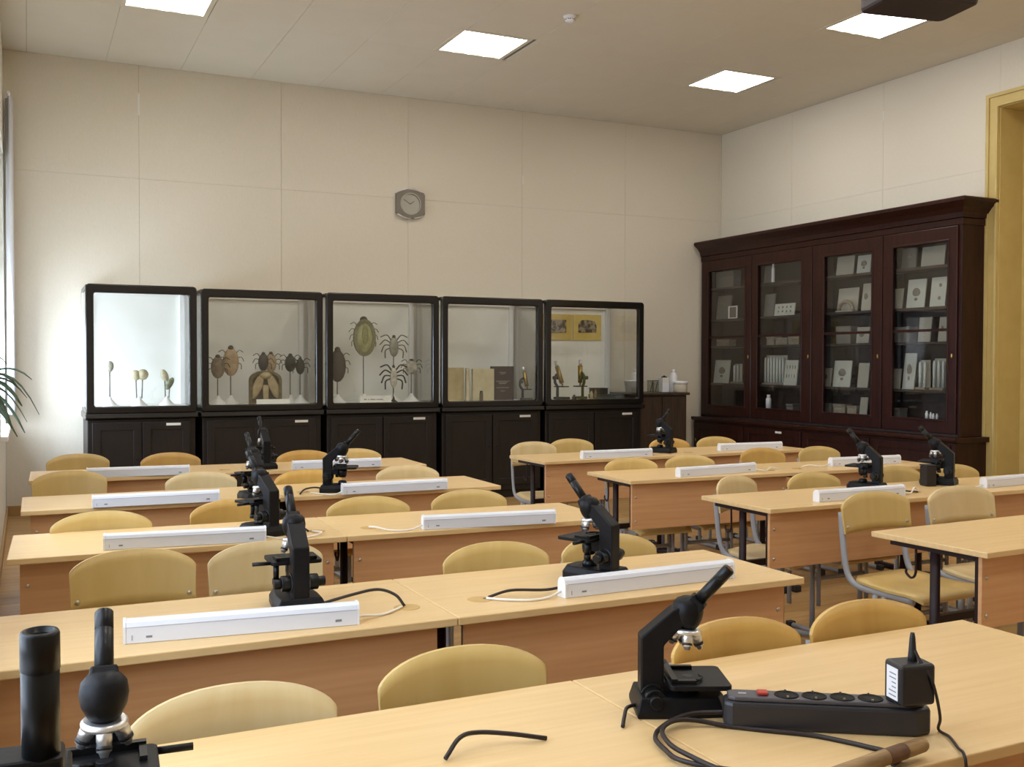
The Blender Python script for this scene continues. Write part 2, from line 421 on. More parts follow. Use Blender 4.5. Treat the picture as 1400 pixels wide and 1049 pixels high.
# ------------------------------------------------------------------ showcases along the back wall
CX = [(.467, 1.412), (1.449, 2.588), (2.622, 3.79), (3.822, 4.982), (5.012, 6.25)]
YFc = 9.70
def showcase(i):
    x0, x1 = CX[i]; w = x1 - x0
    which = ('leftmost black showcase, holding small white flower models', 'second black showcase from the left, holding beetle models',
             'third black showcase from the left, holding tick and spider models', 'fourth black showcase from the left, holding books',
             'rightmost black showcase, holding old microscopes and yellow pictures')[i]
    t = thing('glass_showcase', which, 'showcase', (x0, YFc, 0), 0, 'black glass showcases')
    D = YB - .02 - YFc
    zb = .955; zt = 2.105 + (.012 if i == 0 else 0)
    # lower cabinet
    obj('base_cabinet', G().box(.012, w - .012, .03, D, .08, zb - .03).box(.03, w - .03, .06, D, 0, .08), M_blackpanel, t, bevel=.006)
    for s in range(2):
        a = .05 + s * (w - .1) / 2; b = a + (w - .1) / 2 - .01
        d = obj('door', G().ring([(a, .14), (b, .14), (b, zb - .07), (a, zb - .07)], [(a + .07, .21), (b - .07, .21), (b - .07, zb - .14), (a + .07, zb - .14)], .008, .03, 'y')
                .box(a + .06, b - .06, .018, .03, .2, zb - .13), M_blackpanel, t, bevel=.005)
        obj('keyhole', G().cyl((b - .04 if s == 0 else a + .04, .009, .55), (b - .04 if s == 0 else a + .04, .002, .55), .012), M_darkfr, d)
    lx = w - .27
    obj('label_strip', G().box(lx, lx + .125, .003, .01, zb - .105, zb - .082), M_paper, t, label='small white paper label strip')
    obj('ledge', G().prism([(-.035, zb - .03), (-.012, zb - .03), (.02, zb - .045), (D, zb - .045), (D, zb + .012), (-.028, zb + .012)], -.006, w + .006, 'x'), M_black, t, bevel=.007)
    # glass top: bulky round-cornered front frame
    fo = rrect(0, w, zb + .012, zt, .035); fi = rrect(.068, w - .068, zb + .075, zt - .078, .02)
    obj('front_frame', G().ring(fo, fi, -.012, .05, 'y'), M_black, t, bevel=.012, seg=3)
    obj('front_pane', G().box(.06, w - .06, .030, .035, zb + .06, zt - .07), M_glass, t)
    for s in (0, 1):
        xa = .012 if s == 0 else w - .017
        obj('side_pane', G().box(xa, xa + .005, .045, D - .05, zb + .05, zt - .04), M_glass, t)
        xb = .008 if s == 0 else w - .058
        obj('back_post', G().box(xb, xb + .05, D - .06, D - .004, zb + .012, zt - .02), M_casewhite, t, bevel=.004)
        gg = G()
        xc = .004 if s == 0 else w - .034
        obj('side_rail', G().box(xc, xc + .03, .04, D, zb + .012, zb + .05), M_black, t); obj('side_rail', G().box(xc, xc + .03, .04, D, zt - .04, zt - .006), M_black, t)
        
    obj('back_panel', G().box(.05, w - .05, D - .02, D - .008, zb + .012, zt - .02), M_caseback, t)
    obj('inner_floor', G().box(.03, w - .03, .045, D - .02, zb + .05, zb + .062), M_casewhite, t)
    obj('top_rail', G().box(.03, w - .03, D - .05, D - .02, zt - .05, zt - .008), M_casewhite, t)
    obj('top_pane', G().box(.02, w - .02, .04, D - .02, zt - .016, zt - .010), M_glass, t)
    return t
for i in range(5): showcase(i)
CF = .955 + .062     # inner floor of the showcases
def cone_stand(t, r=.07, h=.07):
    obj('plaster_foot', G().lathe([(r, 0), (r * .96, .008), (r * .55, h * .45), (r * .28, h * .75), (r * .2, h), (r * .05, h * 1.02)], 18), M_plaster, t, label='white plaster cone foot')
# case 1: little flower-like pod models on rods
def pod(x, y, pods, label, h):
    t = thing('pod_model', label, 'model', (x, y, CF), 0, 'small models in the leftmost showcase')
    cone_stand(t, .075, .085)
    for (dx, dz, rx, rz, m, tilt) in pods:
        obj('rod', G().cyl((dx * .7, 0, .07), (dx * .9, 0, dz), .0055, n=8), M_rod, t)
        obj('pod', G().ellipsoid((dx, 0, dz + rz * .7), (rx, rx * .7, rz), 12, M=Matrix.Rotation(tilt, 4, 'Y')), m, t)
m_pod1 = noise_mat('pod_grey', lin(190, 186, 170), lin(150, 146, 128), (9, 9, 9), 3)
m_pod2 = noise_mat('pod_cream', lin(200, 192, 160), lin(176, 166, 130), (9, 9, 9), 3)
m_pod3 = noise_mat('pod_green', lin(150, 152, 118), lin(80, 88, 66), (9, 9, 9), 3)
pod(.691, 10.1, [(0, .33, .036, .052, m_pod1, .1)], 'small model with a single pale grey pod on a rod', .4)
pod(.946, 10.1, [(-.03, .25, .045, .05, m_pod2, -.3), (.035, .255, .05, .052, m_pod2, .3)], 'small model with two round cream lobes on rods', .3)
pod(1.194, 10.1, [(-.02, .24, .034, .06, m_pod2, -.35), (.026, .16, .03, .065, m_pod3, .5)], 'small model with two slim green and cream pods', .3)
# insect models
def bug(name, label, x, y, zc, rx, rz, m, legs, rodlen=None, foot=True, lm=None, leglen=.07, ry=None, mouth=True, base_z=None, legspread=1.0, group='insect and tick models in the showcases', legr=.004, up=False):
    t = thing(name, label, 'model', (x, y, CF), 0, group)
    zc -= CF
    if foot == 'black':
        obj('stand_foot', G().lathe([(.045, 0), (.042, .008), (.014, .03), (.008, .06)], 14), M_cap, t)
    elif foot: cone_stand(t, .085, .085)
    obj('rod', G().cyl((0, .01, .05), (0, .01, zc), .0055, n=8), M_rod, t)
    ry = ry or rx * .5
    b = obj('abdomen', G().ellipsoid((0, 0, zc), (rx, ry, rz), 14), m, t)
    obj('head', G().ellipsoid((0, 0, zc + rz * .98), (rx * .36, ry * .6, rz * .2), 10), lm or m, t)
    for k in range(legs):
        for s in (-1, 1):
            f = (k + .5) / legs; z0 = zc + rz * (.75 - 1.0 * f * legspread)
            a = math.radians(58 - 105 * f)
            x0 = rx * .8 * s * math.sqrt(max(.1, 1 - ((z0 - zc) / rz) ** 2))
            p1 = (x0 + s * leglen * .55 * math.cos(a), -.01, z0 + leglen * .55 * math.sin(a) + .01)
            p2 = (x0 + s * leglen * math.cos(a - .5), -.005, z0 + leglen * math.sin(a - .5) + .0)
            obj('leg', G().tube(spline([(x0 * .9, 0, z0), p1, p2], 3), legr, 6, up=(0, 1, 0)), lm or m, t)
    return t
m_b1 = noise_mat('bug_brown', lin(140, 122, 98), lin(104, 90, 70), (14, 14, 14), 2)
m_b2 = noise_mat('bug_tan', lin(190, 166, 130), lin(164, 140, 106), (14, 14, 14), 2)
m_b3 = noise_mat('bug_slate', lin(78, 72, 68), lin(58, 54, 50), (14, 14, 14), 2)
m_b4 = noise_mat('bug_green', lin(50, 52, 34), lin(34, 36, 24), (14, 14, 14), 2)
m_b5 = noise_mat('tick_brown', lin(62, 52, 42), lin(44, 38, 30), (14, 14, 14), 2)
m_b6 = noise_mat('tick_olive', lin(176, 176, 128), lin(140, 142, 98), (10, 10, 6), 2.2)
m_b7 = noise_mat('spider_grey', lin(160, 158, 142), lin(122, 120, 108), (14, 14, 14), 2)
m_b8 = noise_mat('spider_pale', lin(214, 210, 196), lin(150, 146, 130), (14, 14, 14), 2)
m_lg = mat('bug_leg', lin(70, 62, 50), .6)
bug('beetle_model', 'brown oval beetle model at the far left of the second showcase', 1.66, 10.08, 1.375, .066, .108, m_b1, 3, lm=m_lg)
bug('beetle_model', 'large tan beetle model beside the brown one in the second showcase', 1.79, 10.12, 1.428, .078, .138, m_b2, 3, lm=m_lg)
bug('beetle_model', 'dark slate beetle model above the arched box in the second showcase', 2.10, 10.10, 1.425, .052, .088, m_b3, 3, lm=m_lg)
bug('beetle_model', 'pale tan beetle model half hidden behind the dark slate one', 2.20, 10.22, 1.42, .056, .096, m_b2, 3, lm=m_lg)
bug('beetle_model', 'taller dark green beetle model at the right of the second showcase', 2.375, 10.14, 1.415, .058, .085, m_b4, 3, lm=m_b4)
bug('beetle_model', 'smaller dark green beetle model nearest the side pane', 2.455, 10.06, 1.385, .046, .08, m_b4, 3, lm=m_b4)
bug('tick_model', 'dark brown tick model at the left edge of the third showcase', 2.835, 10.06, 1.39, .088, .165, m_b5, 3, lm=m_lg)
t = bug('tick_model', 'big olive tick model on a tall rod in the third showcase', 3.127, 10.12, 1.68, .115, .187, m_b6, 4, lm=m_lg, leglen=.075, mouth=False)
obj('plate', G().ring([(.118 * math.cos(a), .190 * math.sin(a) + 1.68 - CF) for a in [2 * PI * k / 24 for k in range(24)]],
                      [(.082 * math.cos(a), .150 * math.sin(a) + 1.68 - CF) for a in [2 * PI * k / 24 for k in range(24)]], -.045, -.02, 'y'), noise_mat('tick_rim', lin(140, 138, 100), lin(96, 94, 66), (20, 20, 20), 3), t)
obj('body_mark', G().ellipsoid((0, -.052, .69), (.035, .012, .10), 12), noise_mat('tick_mark', lin(150, 148, 96), lin(116, 116, 74), (20, 20, 20), 3), t)
bug('spider_model', 'grey spider model with spread legs high in the third showcase', 3.46, 10.14, 1.59, .052, .105, m_b7, 4, lm=m_lg, leglen=.12, legr=.0055)
bug('spider_model', 'pale spider model with curled black legs on a black stand', 3.402, 9.98, 1.275, .04, .11, m_b8, 4, foot='black', lm=mat('spider_black', lin(40, 38, 32), .5), leglen=.125, legr=.008)
bug('mite_model', 'pale grey mite model beside the right pane of the third showcase', 3.64, 10.10, 1.378, .07, .075, m_b8, 3, lm=m_lg)
# arched model of a beetle's inside
t = thing('arched_relief', 'arched brown relief model of an opened insect in second showcase', 'model', (2.083, 9.93, CF))
arch = [(-.155, 0), (.155, 0), (.155, .24)] + [(.155 * math.cos(a), .24 + .09 * math.sin(a)) for a in [PI * k / 12 for k in range(1, 12)]] + [(-.155, .24)]
inn = [(x * .82, .02 + z * .86) for x, z in arch]
m_arch = noise_mat('relief_olive', lin(112, 100, 62), lin(80, 70, 42), (12, 12, 12), 2)
obj('arch_frame', G().ring(arch, inn, -.03, .03, 'y'), m_arch, t, bevel=.006)
obj('back_board', G().prism(inn, .0, .02, 'y'), mat('relief_dark', lin(66, 56, 40), .7), t)
m_wing = noise_mat('relief_tan', lin(178, 162, 124), lin(152, 136, 98), (10, 10, 10), 2)
for s in (-1, 1):
    obj('wing', G().ellipsoid((s * .078, -.012, .175), (.046, .015, .125), 12, M=Matrix.Rotation(-s * .36, 4, 'Y')), m_wing, t)
obj('thorax', G().ellipsoid((0, -.012, .285), (.06, .03, .04), 12), m_wing, t)
obj('body', G().prism([(-.024, .02), (.024, .02), (.03, .19), (-.03, .19)], -.03, 0, 'y'), m_wing, t, bevel=.008)
def sign(x, y, w, h, label, text=False, tilt=.25):
    t = thing('name_card', label, 'card', (x, y, CF))
    obj('card', G().add([(-w / 2, 0, 0), (w / 2, 0, 0), (w / 2, h * math.sin(tilt), h), (-w / 2, h * math.sin(tilt), h),
                         (-w / 2, .004, 0), (w / 2, .004, 0), (w / 2, .004 + h * math.sin(tilt), h), (-w / 2, .004 + h * math.sin(tilt), h)],
                        [(0, 1, 2, 3), (7, 6, 5, 4), (0, 4, 5, 1), (1, 5, 6, 2), (2, 6, 7, 3), (3, 7, 4, 0)]), M_paper, t)
    if text:
        gg = G(); random.seed(5); xx = -w * .38
        for wd in (.03, .008, .05, .06):
            hh = .012
            z = h * .5; yy = z * math.sin(tilt) - .001
            while wd > 0:
                a = random.choice((.006, .009)); gg.box(xx, xx + a * .7, yy - .001, yy, z - hh / 2, z + hh / 2 * random.choice((.6, 1, 1.5))); xx += a; wd -= a
            xx += .012
        obj('lettering', gg, M_mark, t)
    return t
sign(2.135, 9.82, .315, .055, 'blank white card in front of the arched relief model')
sign(3.17, 9.84, .325, .075, 'white lettered name card in the third showcase', True)
for x, y, lab in ((3.53, 10.16, 'empty'),): pass
# case 4: books
def book(x, y, w, h, rz, m, label, lines=False, openb=False):
    t = thing('standing_book', label, 'book', (x, y, CF), rz, 'books in the fourth showcase')
    th = .035
    obj('cover', G().box(-w / 2, w / 2, -th / 2, -th / 2 + .004, 0, h).box(-w / 2, w / 2, th / 2 - .004, th / 2, 0, h).box(-w / 2, -w / 2 + .004, -th / 2, th / 2, 0, h), m, t, bevel=.0015)
    obj('pages', G().box(-w / 2 + .004, w / 2 - .006, -th / 2 + .004, th / 2 - .004, .004, h - .004), M_paper, t)
    if lines:
        gg = G()
        for z, wd in ((.82, .3), (.78, .2), (.56, .62), (.52, .4), (.49, .3), (.37, .55), (.27, .2)):
            gg.box(-w * wd / 2, w * wd / 2, -th / 2 - .001, -th / 2, h * z - .004, h * z + .004)
        obj('lettering', gg, mat('pale_print', lin(140, 132, 120), .7), t)
    return t
m_bk1 = noise_mat('book_cream', lin(206, 190, 148), lin(186, 168, 122), (3, 3, 3), 4, .8)
m_bk2 = noise_mat('book_buff', lin(206, 196, 160), lin(188, 176, 138), (3, 3, 3), 4, .8)
m_bk3 = mat('book_brown', lin(58, 46, 42), .6)
book(4.14, 10.12, .2, .355, .12, m_bk1, 'cream book at the left of the fourth showcase')
book(4.275, 10.10, .13, .35, 1.25, m_bk2, 'half-open buff book seen from its edge in fourth showcase')
book(4.435, 10.05, .25, .345, -.02, m_bk2, 'buff book standing in the middle of the fourth showcase')
book(4.70, 10.13, .27, .37, 0, m_bk3, 'dark brown book with pale lettering in the fourth showcase', True)
t = thing('specimen_tube', 'small dark tube leaning against the buff book', 'tube', (4.36, 9.92, CF))
obj('body', G().lathe([(.02, 0), (.02, .085), (.014, .095)], 12), mat('tube_brown', lin(96, 80, 56), .5), t)
obj('cap', G().lathe([(.016, .095), (.016, .11)], 12), M_cap, t)
# case 5: old microscopes and pictures
def old_scope(x, y, rz, label, m, tilt=.25, s=1.15):
    t = thing('antique_microscope', label, 'microscope', (x, y, CF), rz, 'antique microscopes in the showcases')
    t.scale = (s, s, s)
    obj('base', G().prism([(-.06, -.07), (.06, -.07), (.045, .06), (.02, .07), (-.02, .07), (-.045, .06)], 0, .025, 'z'), m, t, bevel=.006)
    obj('pillar', G().cyl((0, .04, .025), (0, .04, .13), .014), m, t)
    obj('arm', G().tube(spline([(0, .04, .12), (0, .07, .17), (0, .06, .23), (0, .02, .26)]), .014, 8), m, t)
    obj('stage', G().box(-.05, .05, -.06, .05, .12, .13), M_cap, t)
    d = Vector((0, math.sin(tilt), math.cos(tilt)))
    p = Vector((0, -.01, .16))
    obj('body_tube', G().cyl(p, p + d * .17, .023), M_brass if m is not M_cap else M_tube, t)
    obj('eyepiece', G().cyl(p + d * .165, p + d * .225, .016), M_chrome, t)
    obj('objective', G().cyl(p, p - d * .03, .01, .006), M_brass, t)
    for s2 in (-1, 1): obj('knob', G().cyl((s2 * .015, .055, .21), (s2 * .045, .055, .21), .018), m, t)
    return t
m_os = mat('old_black', lin(40, 40, 36), .4); m_os2 = mat('old_green', lin(70, 74, 40), .45, .4)
old_scope(5.39, 10.05, .5, 'dark antique microscope tilted at the left of the rightmost showcase', m_os, .35)
old_scope(5.68, 10.12, PI, 'greenish brass antique microscope in the rightmost showcase', m_os2, .0)
old_scope(4.93, 10.0, 1.2, 'grey antique microscope in the corner of the fourth showcase', m_os, .2, .95)
for k, (x, y, r, h, m, lab) in enumerate(((5.78, 10.05, .02, .09, m_wing, 'small tan bottle beside the greenish antique microscope'), (5.84, 10.06, .016, .11, m_b1, 'small brown bottle right of the tan one'),
                                     (5.53, 10.0, .025, .04, m_b5, 'tiny dark jar between the two antique microscopes'))):
    t = thing('small_bottle', lab, 'bottle', (x, y, CF), 0, 'little bottles in the rightmost showcase')
    obj('glass_body', G().lathe([(r, 0), (r, h * .7), (r * .5, h * .85), (r * .5, h)], 12), m, t); obj('stopper', G().lathe([(r * .55, h), (r * .55, h + .012)], 10), M_cap, t)
t = thing('specimen_box', 'flat grey-green box at the right of the rightmost showcase', 'box', (6.02, 10.12, CF))
obj('box_body', G().box(-.17, .17, -.12, .12, 0, .035), mat('box_slate', lin(66, 68, 62), .6), t, bevel=.004)
obj('lid', G().box(-.172, .172, -.122, .122, .036, .05), mat('box_slate2', lin(58, 60, 54), .6), t, bevel=.004)
t = thing('specimen_box', 'small dark box on top of the flat grey-green box', 'box', (5.95, 10.18, CF + .051))
obj('box_body', G().box(-.09, .09, -.06, .06, 0, .06), mat('box_dark', lin(48, 46, 40), .6), t, bevel=.004)
obj('lid', G().box(-.095, .095, -.065, .065, .061, .07), M_cap, t, bevel=.003)
m_yel = noise_mat('picture_mount', lin(214, 190, 112), lin(200, 174, 94), (3, 3, 3), 3, .6)
for k, (x, lab) in enumerate(((5.55, 'left yellow-mounted picture hung inside the rightmost showcase'), (5.945, 'right yellow-mounted picture hung inside the rightmost showcase'))):
    t = thing('mounted_picture', lab, 'picture', (x, 10.452, 1.69), 0, 'yellow-mounted pictures')
    obj('mount', G().box(-.19, .19, -.012, 0, 0, .30), m_yel, t, bevel=.003)
    obj('photo', G().prism(rrect(-.115, .115, .085, .235, .01) if k == 0 else [(-.12, .09), (.12, .09), (.125, .17), (.1, .225), (.0, .24), (-.08, .235), (-.12, .19)], -.016, -.011, 'y'),
        noise_mat('photo_grey', lin(150, 138, 120), lin(58, 48, 42), (14, 14, 14), 1.2, .5, 3, 0, .42, .58), t)
# ------------------------------------------------------------------ wall clock
t = thing('wall_clock', 'silver grey wall clock with rounded top and bottom', 'clock', (3.757, YB, 3.14))
def clock_outline(hw, hh, b, n=8):
    out = []
    for i in range(n + 1):
        u = -1 + 2 * i / n; out.append((hw * u, -hh - b * (1 - u * u)))
    for i in range(n + 1):
        u = 1 - 2 * i / n; out.append((hw * u, hh + b * (1 - u * u)))
    return out
m_cl = mat('clock_silver', lin(122, 116, 106), .35, .6)
N_ = 18
circ = lambda r, k=N_: [(r * math.cos(2 * PI * (i + .0) / k - PI / 2 - PI / 4), r * math.sin(2 * PI * i / k - PI / 2 - PI / 4)) for i in range(k)]
obj('clock_case', G().ring(clock_outline(.163, .105, .045), circ(.112), -.045, -.006, 'y'), m_cl, t, bevel=.006)
obj('backing', G().prism(clock_outline(.15, .1, .04), -.02, 0, 'y'), mat('clock_dark', lin(90, 86, 78), .5), t)
obj('dial', G().lathe([(.115, 0), (.115, .004)], 32, axis((0, -.022, 0), (0, -1, 0))), mat('clock_dial', lin(176, 172, 160), .5), t)
obj('bezel', G().ring(circ(.118, 32), circ(.108, 32), -.05, -.02, 'y'), mat('clock_bezel', lin(170, 166, 156), .3, .8), t)
for nm, a, ln, w in (('hour_hand', math.radians(55), .06, .006), ('minute_hand', math.radians(-57), .088, .005)):
    d = Vector((math.sin(a), 0, math.cos(a))); q = Vector((d.z, 0, -d.x)) * w
    p0 = Vector((0, -.03, 0)); p1 = p0 + d * ln
    obj(nm, G().add([p0 - q, p0 + q, p1 + q * .5, p1 - q * .5] + [v + Vector((0, .002, 0)) for v in (p0 - q, p0 + q, p1 + q * .5, p1 - q * .5)],
                    [(0, 1, 2, 3), (7, 6, 5, 4), (0, 4, 5, 1), (1, 5, 6, 2), (2, 6, 7, 3), (3, 7, 4, 0)]), mat('clock_hand', lin(110, 104, 96), .5), t)
for s in (-1, 1):
    obj('trim_bar', G().tube([(.15 * u, -.046, s * (.118 + .04 * (1 - u * u))) for u in [k / 4 - 1 for k in range(9)]], .007, 6), M_chrome, t, label='bright curved chrome trim bar')
# ------------------------------------------------------------------ low cabinet in the corner and its jars
t = thing('corner_cabinet', 'low dark wooden cabinet between showcases and bookcase', 'cabinet', (6.29, 9.90, 0))
obj('body', G().box(0, .70, .02, .575, .06, 1.05).box(.03, .67, .05, .575, 0, .06), M_cab, t, bevel=.004)
obj('top', G().box(-.02, .73, -.01, .58, 1.052, 1.08), M_cab, t, bevel=.006)
for s in range(2):
    a = .02 + s * .335
    d = obj('door', G().box(a, a + .325, .003, .02, .1, 1.03), M_cab, t, bevel=.003)
    obj('knob', G().ellipsoid((a + (.29 if s == 0 else .035), -.006, .6), (.012, .012, .012), 8), M_brass, d)
ZT = 1.082
m_clear = glass_mat('clear_glass', (.88, .9, .88, 1))
t = thing('plastic_bucket', 'round white plastic bucket on the low cabinet behind showcase glass', 'bucket', (6.41, 10.14, ZT))
obj('bucket', G().lathe([(.10, 0), (.115, .12), (.12, .125), (.12, .14), (.108, .14), (.1, .01)], 24), M_white, t)
obj('rim', G().lathe([(.122, .128), (.126, .134), (.122, .142)], 24), M_white, t)
t = thing('white_bottle', 'white bottle standing inside the white plastic bucket', 'bottle', (6.43, 10.16, ZT + .012))
obj('body', G().lathe([(.045, 0), (.045, .19), (.03, .22), (.02, .225)], 18), M_white, t); obj('cap', G().lathe([(.022, .225), (.022, .255), (.015, .26)], 14), M_white, t)
for k, (x, y) in enumerate(((6.62, 10.12), (6.71, 10.15))):
    t = thing('glass_beaker', ('left clear glass beaker on the low cabinet', 'right clear glass beaker beside the white carton')[k], 'beaker', (x, y, ZT), 0, 'beakers on the low cabinet')
    obj('beaker_wall', G().lathe([(.038, 0), (.04, .01), (.04, .13), (.043, .137), (.037, .135), (.037, .006)], 18), m_clear, t)
    obj('rim', G().ring(circ(.043), circ(.039), .133, .139, 'z'), M_cap, t)
    obj('spoon_handle', G().cyl((.0, 0, .006), (.025, 0, .12), .004), M_cap, t)
t = thing('white_carton', 'small white carton on the low cabinet', 'box', (6.845, 10.15, ZT))
obj('carton', G().box(-.07, .06, -.05, .05, 0, .17), M_white, t, bevel=.004); obj('flap', G().box(-.07, .06, -.052, -.047, .11, .172), M_paper, t)
t = thing('dark_lid', 'dark round lid lying on the white carton', 'lid', (6.83, 10.15, ZT + .171))
obj('disc', G().lathe([(.035, 0), (.035, .012), (.03, .015)], 16), M_cap, t); obj('knob', G().lathe([(.012, .015), (.012, .025)], 10), M_cap, t)
t = thing('white_bottle', 'tall white bottle right of the white carton', 'bottle', (6.90, 10.06, ZT))
obj('body', G().lathe([(.045, 0), (.045, .19), (.03, .23), (.018, .235)], 18), M_white, t); obj('cap', G().lathe([(.02, .235), (.02, .265), (.012, .27)], 14), M_white, t)
t = thing('lidded_jar', 'wide clear jar with a white lid on the right of cabinet', 'jar', (6.96, 9.97, ZT))
t.location = (6.935, 9.965, ZT)
obj('jar_wall', G().lathe([(.075, 0), (.08, .01), (.08, .1)], 20), mat('jar_milky', lin(186, 178, 160), .3), t); obj('lid', G().lathe([(.084, .1), (.084, .13), (.078, .134)], 20), M_white, t)
# ------------------------------------------------------------------ bookcase on the right wall
t = thing('glazed_bookcase', 'long dark mahogany bookcase with four glazed doors', 'bookcase', (7.58, 6.54, 0))
BL = 10.45 - 6.54; BD = XR - 7.58 - .006
def T(g): return g
# local axes: x into the wall, y along the wall
bz = .755
obj('plinth', G().box(-.09, BD, -.03, BL, .0, .10), M_mahog, t, bevel=.006)
b0 = obj('base_cabinet', G().box(-.10, BD, -.035, BL, .10, bz - .035), M_mahog, t, bevel=.004)
for k in range(4):
    a = .01 + k * BL / 4; b = a + BL / 4 - .03
    d = obj('base_door', G().ring([(a, .13), (b, .13), (b, bz - .06), (a, bz - .06)], [(a + .09, .2), (b - .09, .2), (b - .09, bz - .13), (a + .09, bz - .13)], -.118, -.10, 'x')
            .box(-.108, -.10, a + .08, b - .08, .19, bz - .12), M_mahog, t, bevel=.005)
    obj('lock_plate', G().ellipsoid((-.12, b - .04, .48), (.004, .012, .02), 8), M_brass, d)
    if k == 2: obj('label_strip', G().box(-.1215, -.118, a + .3, a + .40, bz - .10, bz - .078), M_paper, d)
obj('ledge', G().prism([(-.15, bz - .012), (-.135, bz - .03), (-.10, bz - .036), (BD, bz - .036), (BD, bz + .012), (-.148, bz + .012)], -.07, BL, 'y'), M_mahog, t, bevel=.006)
obj('end_panel', G().box(.0, BD, 0, .035, bz + .012, 2.72), M_mahog, t, bevel=.003, label='wide plain right end panel')
obj('end_panel', G().box(.0, BD, BL - .035, BL, bz + .012, 2.72), M_mahog, t, bevel=.003)
for k in (1, 2, 3):
    obj('divider', G().box(.02, BD - .02, BL * k / 4 - .02, BL * k / 4 + .02, bz + .012, 2.66), M_mahog2, t)
obj('back_panel', G().box(BD - .02, BD, .035, BL - .035, bz + .012, 2.72), M_mahog2, t)
obj('top_board', G().box(0, BD - .02, .035, BL - .035, 2.62, 2.72), M_mahog, t)
obj('bottom_board', G().box(.01, BD - .02, .035, BL - .035, bz + .012, .90), M_mahog2, t)
SH = {'s1': 2.345, 's2': 1.962, 's3': 1.635, 's4': 1.182, 's5': .902}
for k in range(4):
    a = BL * k / 4 + .022; b = BL * (k + 1) / 4 - .022
    if k == 0: a = .036
    if k == 3: b = BL - .036
    for s in ('s1', 's2', 's3', 's4'):
        obj('shelf', G().box(.045, BD - .022, a, b, SH[s] - .025, SH[s]), M_mahog2, t)
obj('frieze', G().box(-.012, BD, -.012, BL, 2.68, 2.74), M_mahog, t, bevel=.005)
cp = [(0, 2.74), (-.02, 2.745), (-.03, 2.79), (-.06, 2.83), (-.105, 2.87), (-.12, 2.88), (-.12, 2.905), (-.11, 2.92), (BD, 2.92), (BD, 2.74)]
# cornice with a returned end on the near side
gg = G()
prof = [(.0, 2.74), (.02, 2.745), (.03, 2.79), (.06, 2.83), (.105, 2.868), (.12, 2.88), (.12, 2.905), (.11, 2.915)]
vs = []
for o_, z in prof: vs += [(BD, -o_, z), (-o_, -o_, z), (-o_, BL, z)]
fs = []
for i in range(len(prof) - 1):
    for j in range(2): fs.append((i * 3 + j, i * 3 + j + 1, (i + 1) * 3 + j + 1, (i + 1) * 3 + j))
n = (len(prof) - 1) * 3
vs += [(BD, BL, prof[-1][1])]; fs.append((n, n + 1, n + 2, len(vs) - 1))
vs += [(BD, BL, prof[0][1])]; fs.append((0, 1, 2, len(vs) - 1))
fs.append(tuple([i * 3 + 2 for i in range(len(prof))] + [len(vs) - 2, len(vs) - 1]))
fs.append(tuple([i * 3 for i in range(len(prof))] + [len(vs) - 2, len(vs) - 1]))
gg.add(vs, fs)
obj('cornice', gg, M_mahog, t)
DB = [(10.415, 9.46, 10.285, 9.565), (9.45, 8.455, 9.355, 8.61), (8.445, 7.465, 8.28, 7.59), (7.455, 6.575, 7.338, 6.667)]
M_mahogr = noise_mat('mahogany_red', lin(58, 26, 19), lin(38, 17, 13), (9, 9, 1.3), 3, .36, 5, 0, coat=.03, spec=.25)
for k, (ya, yb, ga, gb) in enumerate(DB):
    ya -= 6.54; yb -= 6.54; ga -= 6.54; gb -= 6.54
    d = obj('glazed_door', G().ring([(yb, .79), (ya, .79), (ya, 2.675), (yb, 2.675)], [(gb, .905), (ga, .905), (ga, 2.555), (gb, 2.555)], -.022, .02, 'x'), M_mahog if k < 3 else M_mahogr, t, bevel=.006)
    obj('pane', G().box(-.004, .0, gb - .01, ga + .01, .895, 2.565), M_bglass, d)
    obj('glazing_bar', G().box(-.016, .006, gb, ga, 1.727, 1.752), M_mahog, d)
    obj('bead', G().ring([(gb - .006, .899), (ga + .006, .899), (ga + .006, 2.561), (gb - .006, 2.561)], [(gb + .014, .919), (ga - .014, .919), (ga - .014, 2.541), (gb + .014, 2.541)], -.028, -.018, 'x'), M_mahog, d, bevel=.004)
    obj('lock_plate', G().ellipsoid((-.024, yb + .05, 1.5), (.004, .012, .022), 8), M_brass, d)
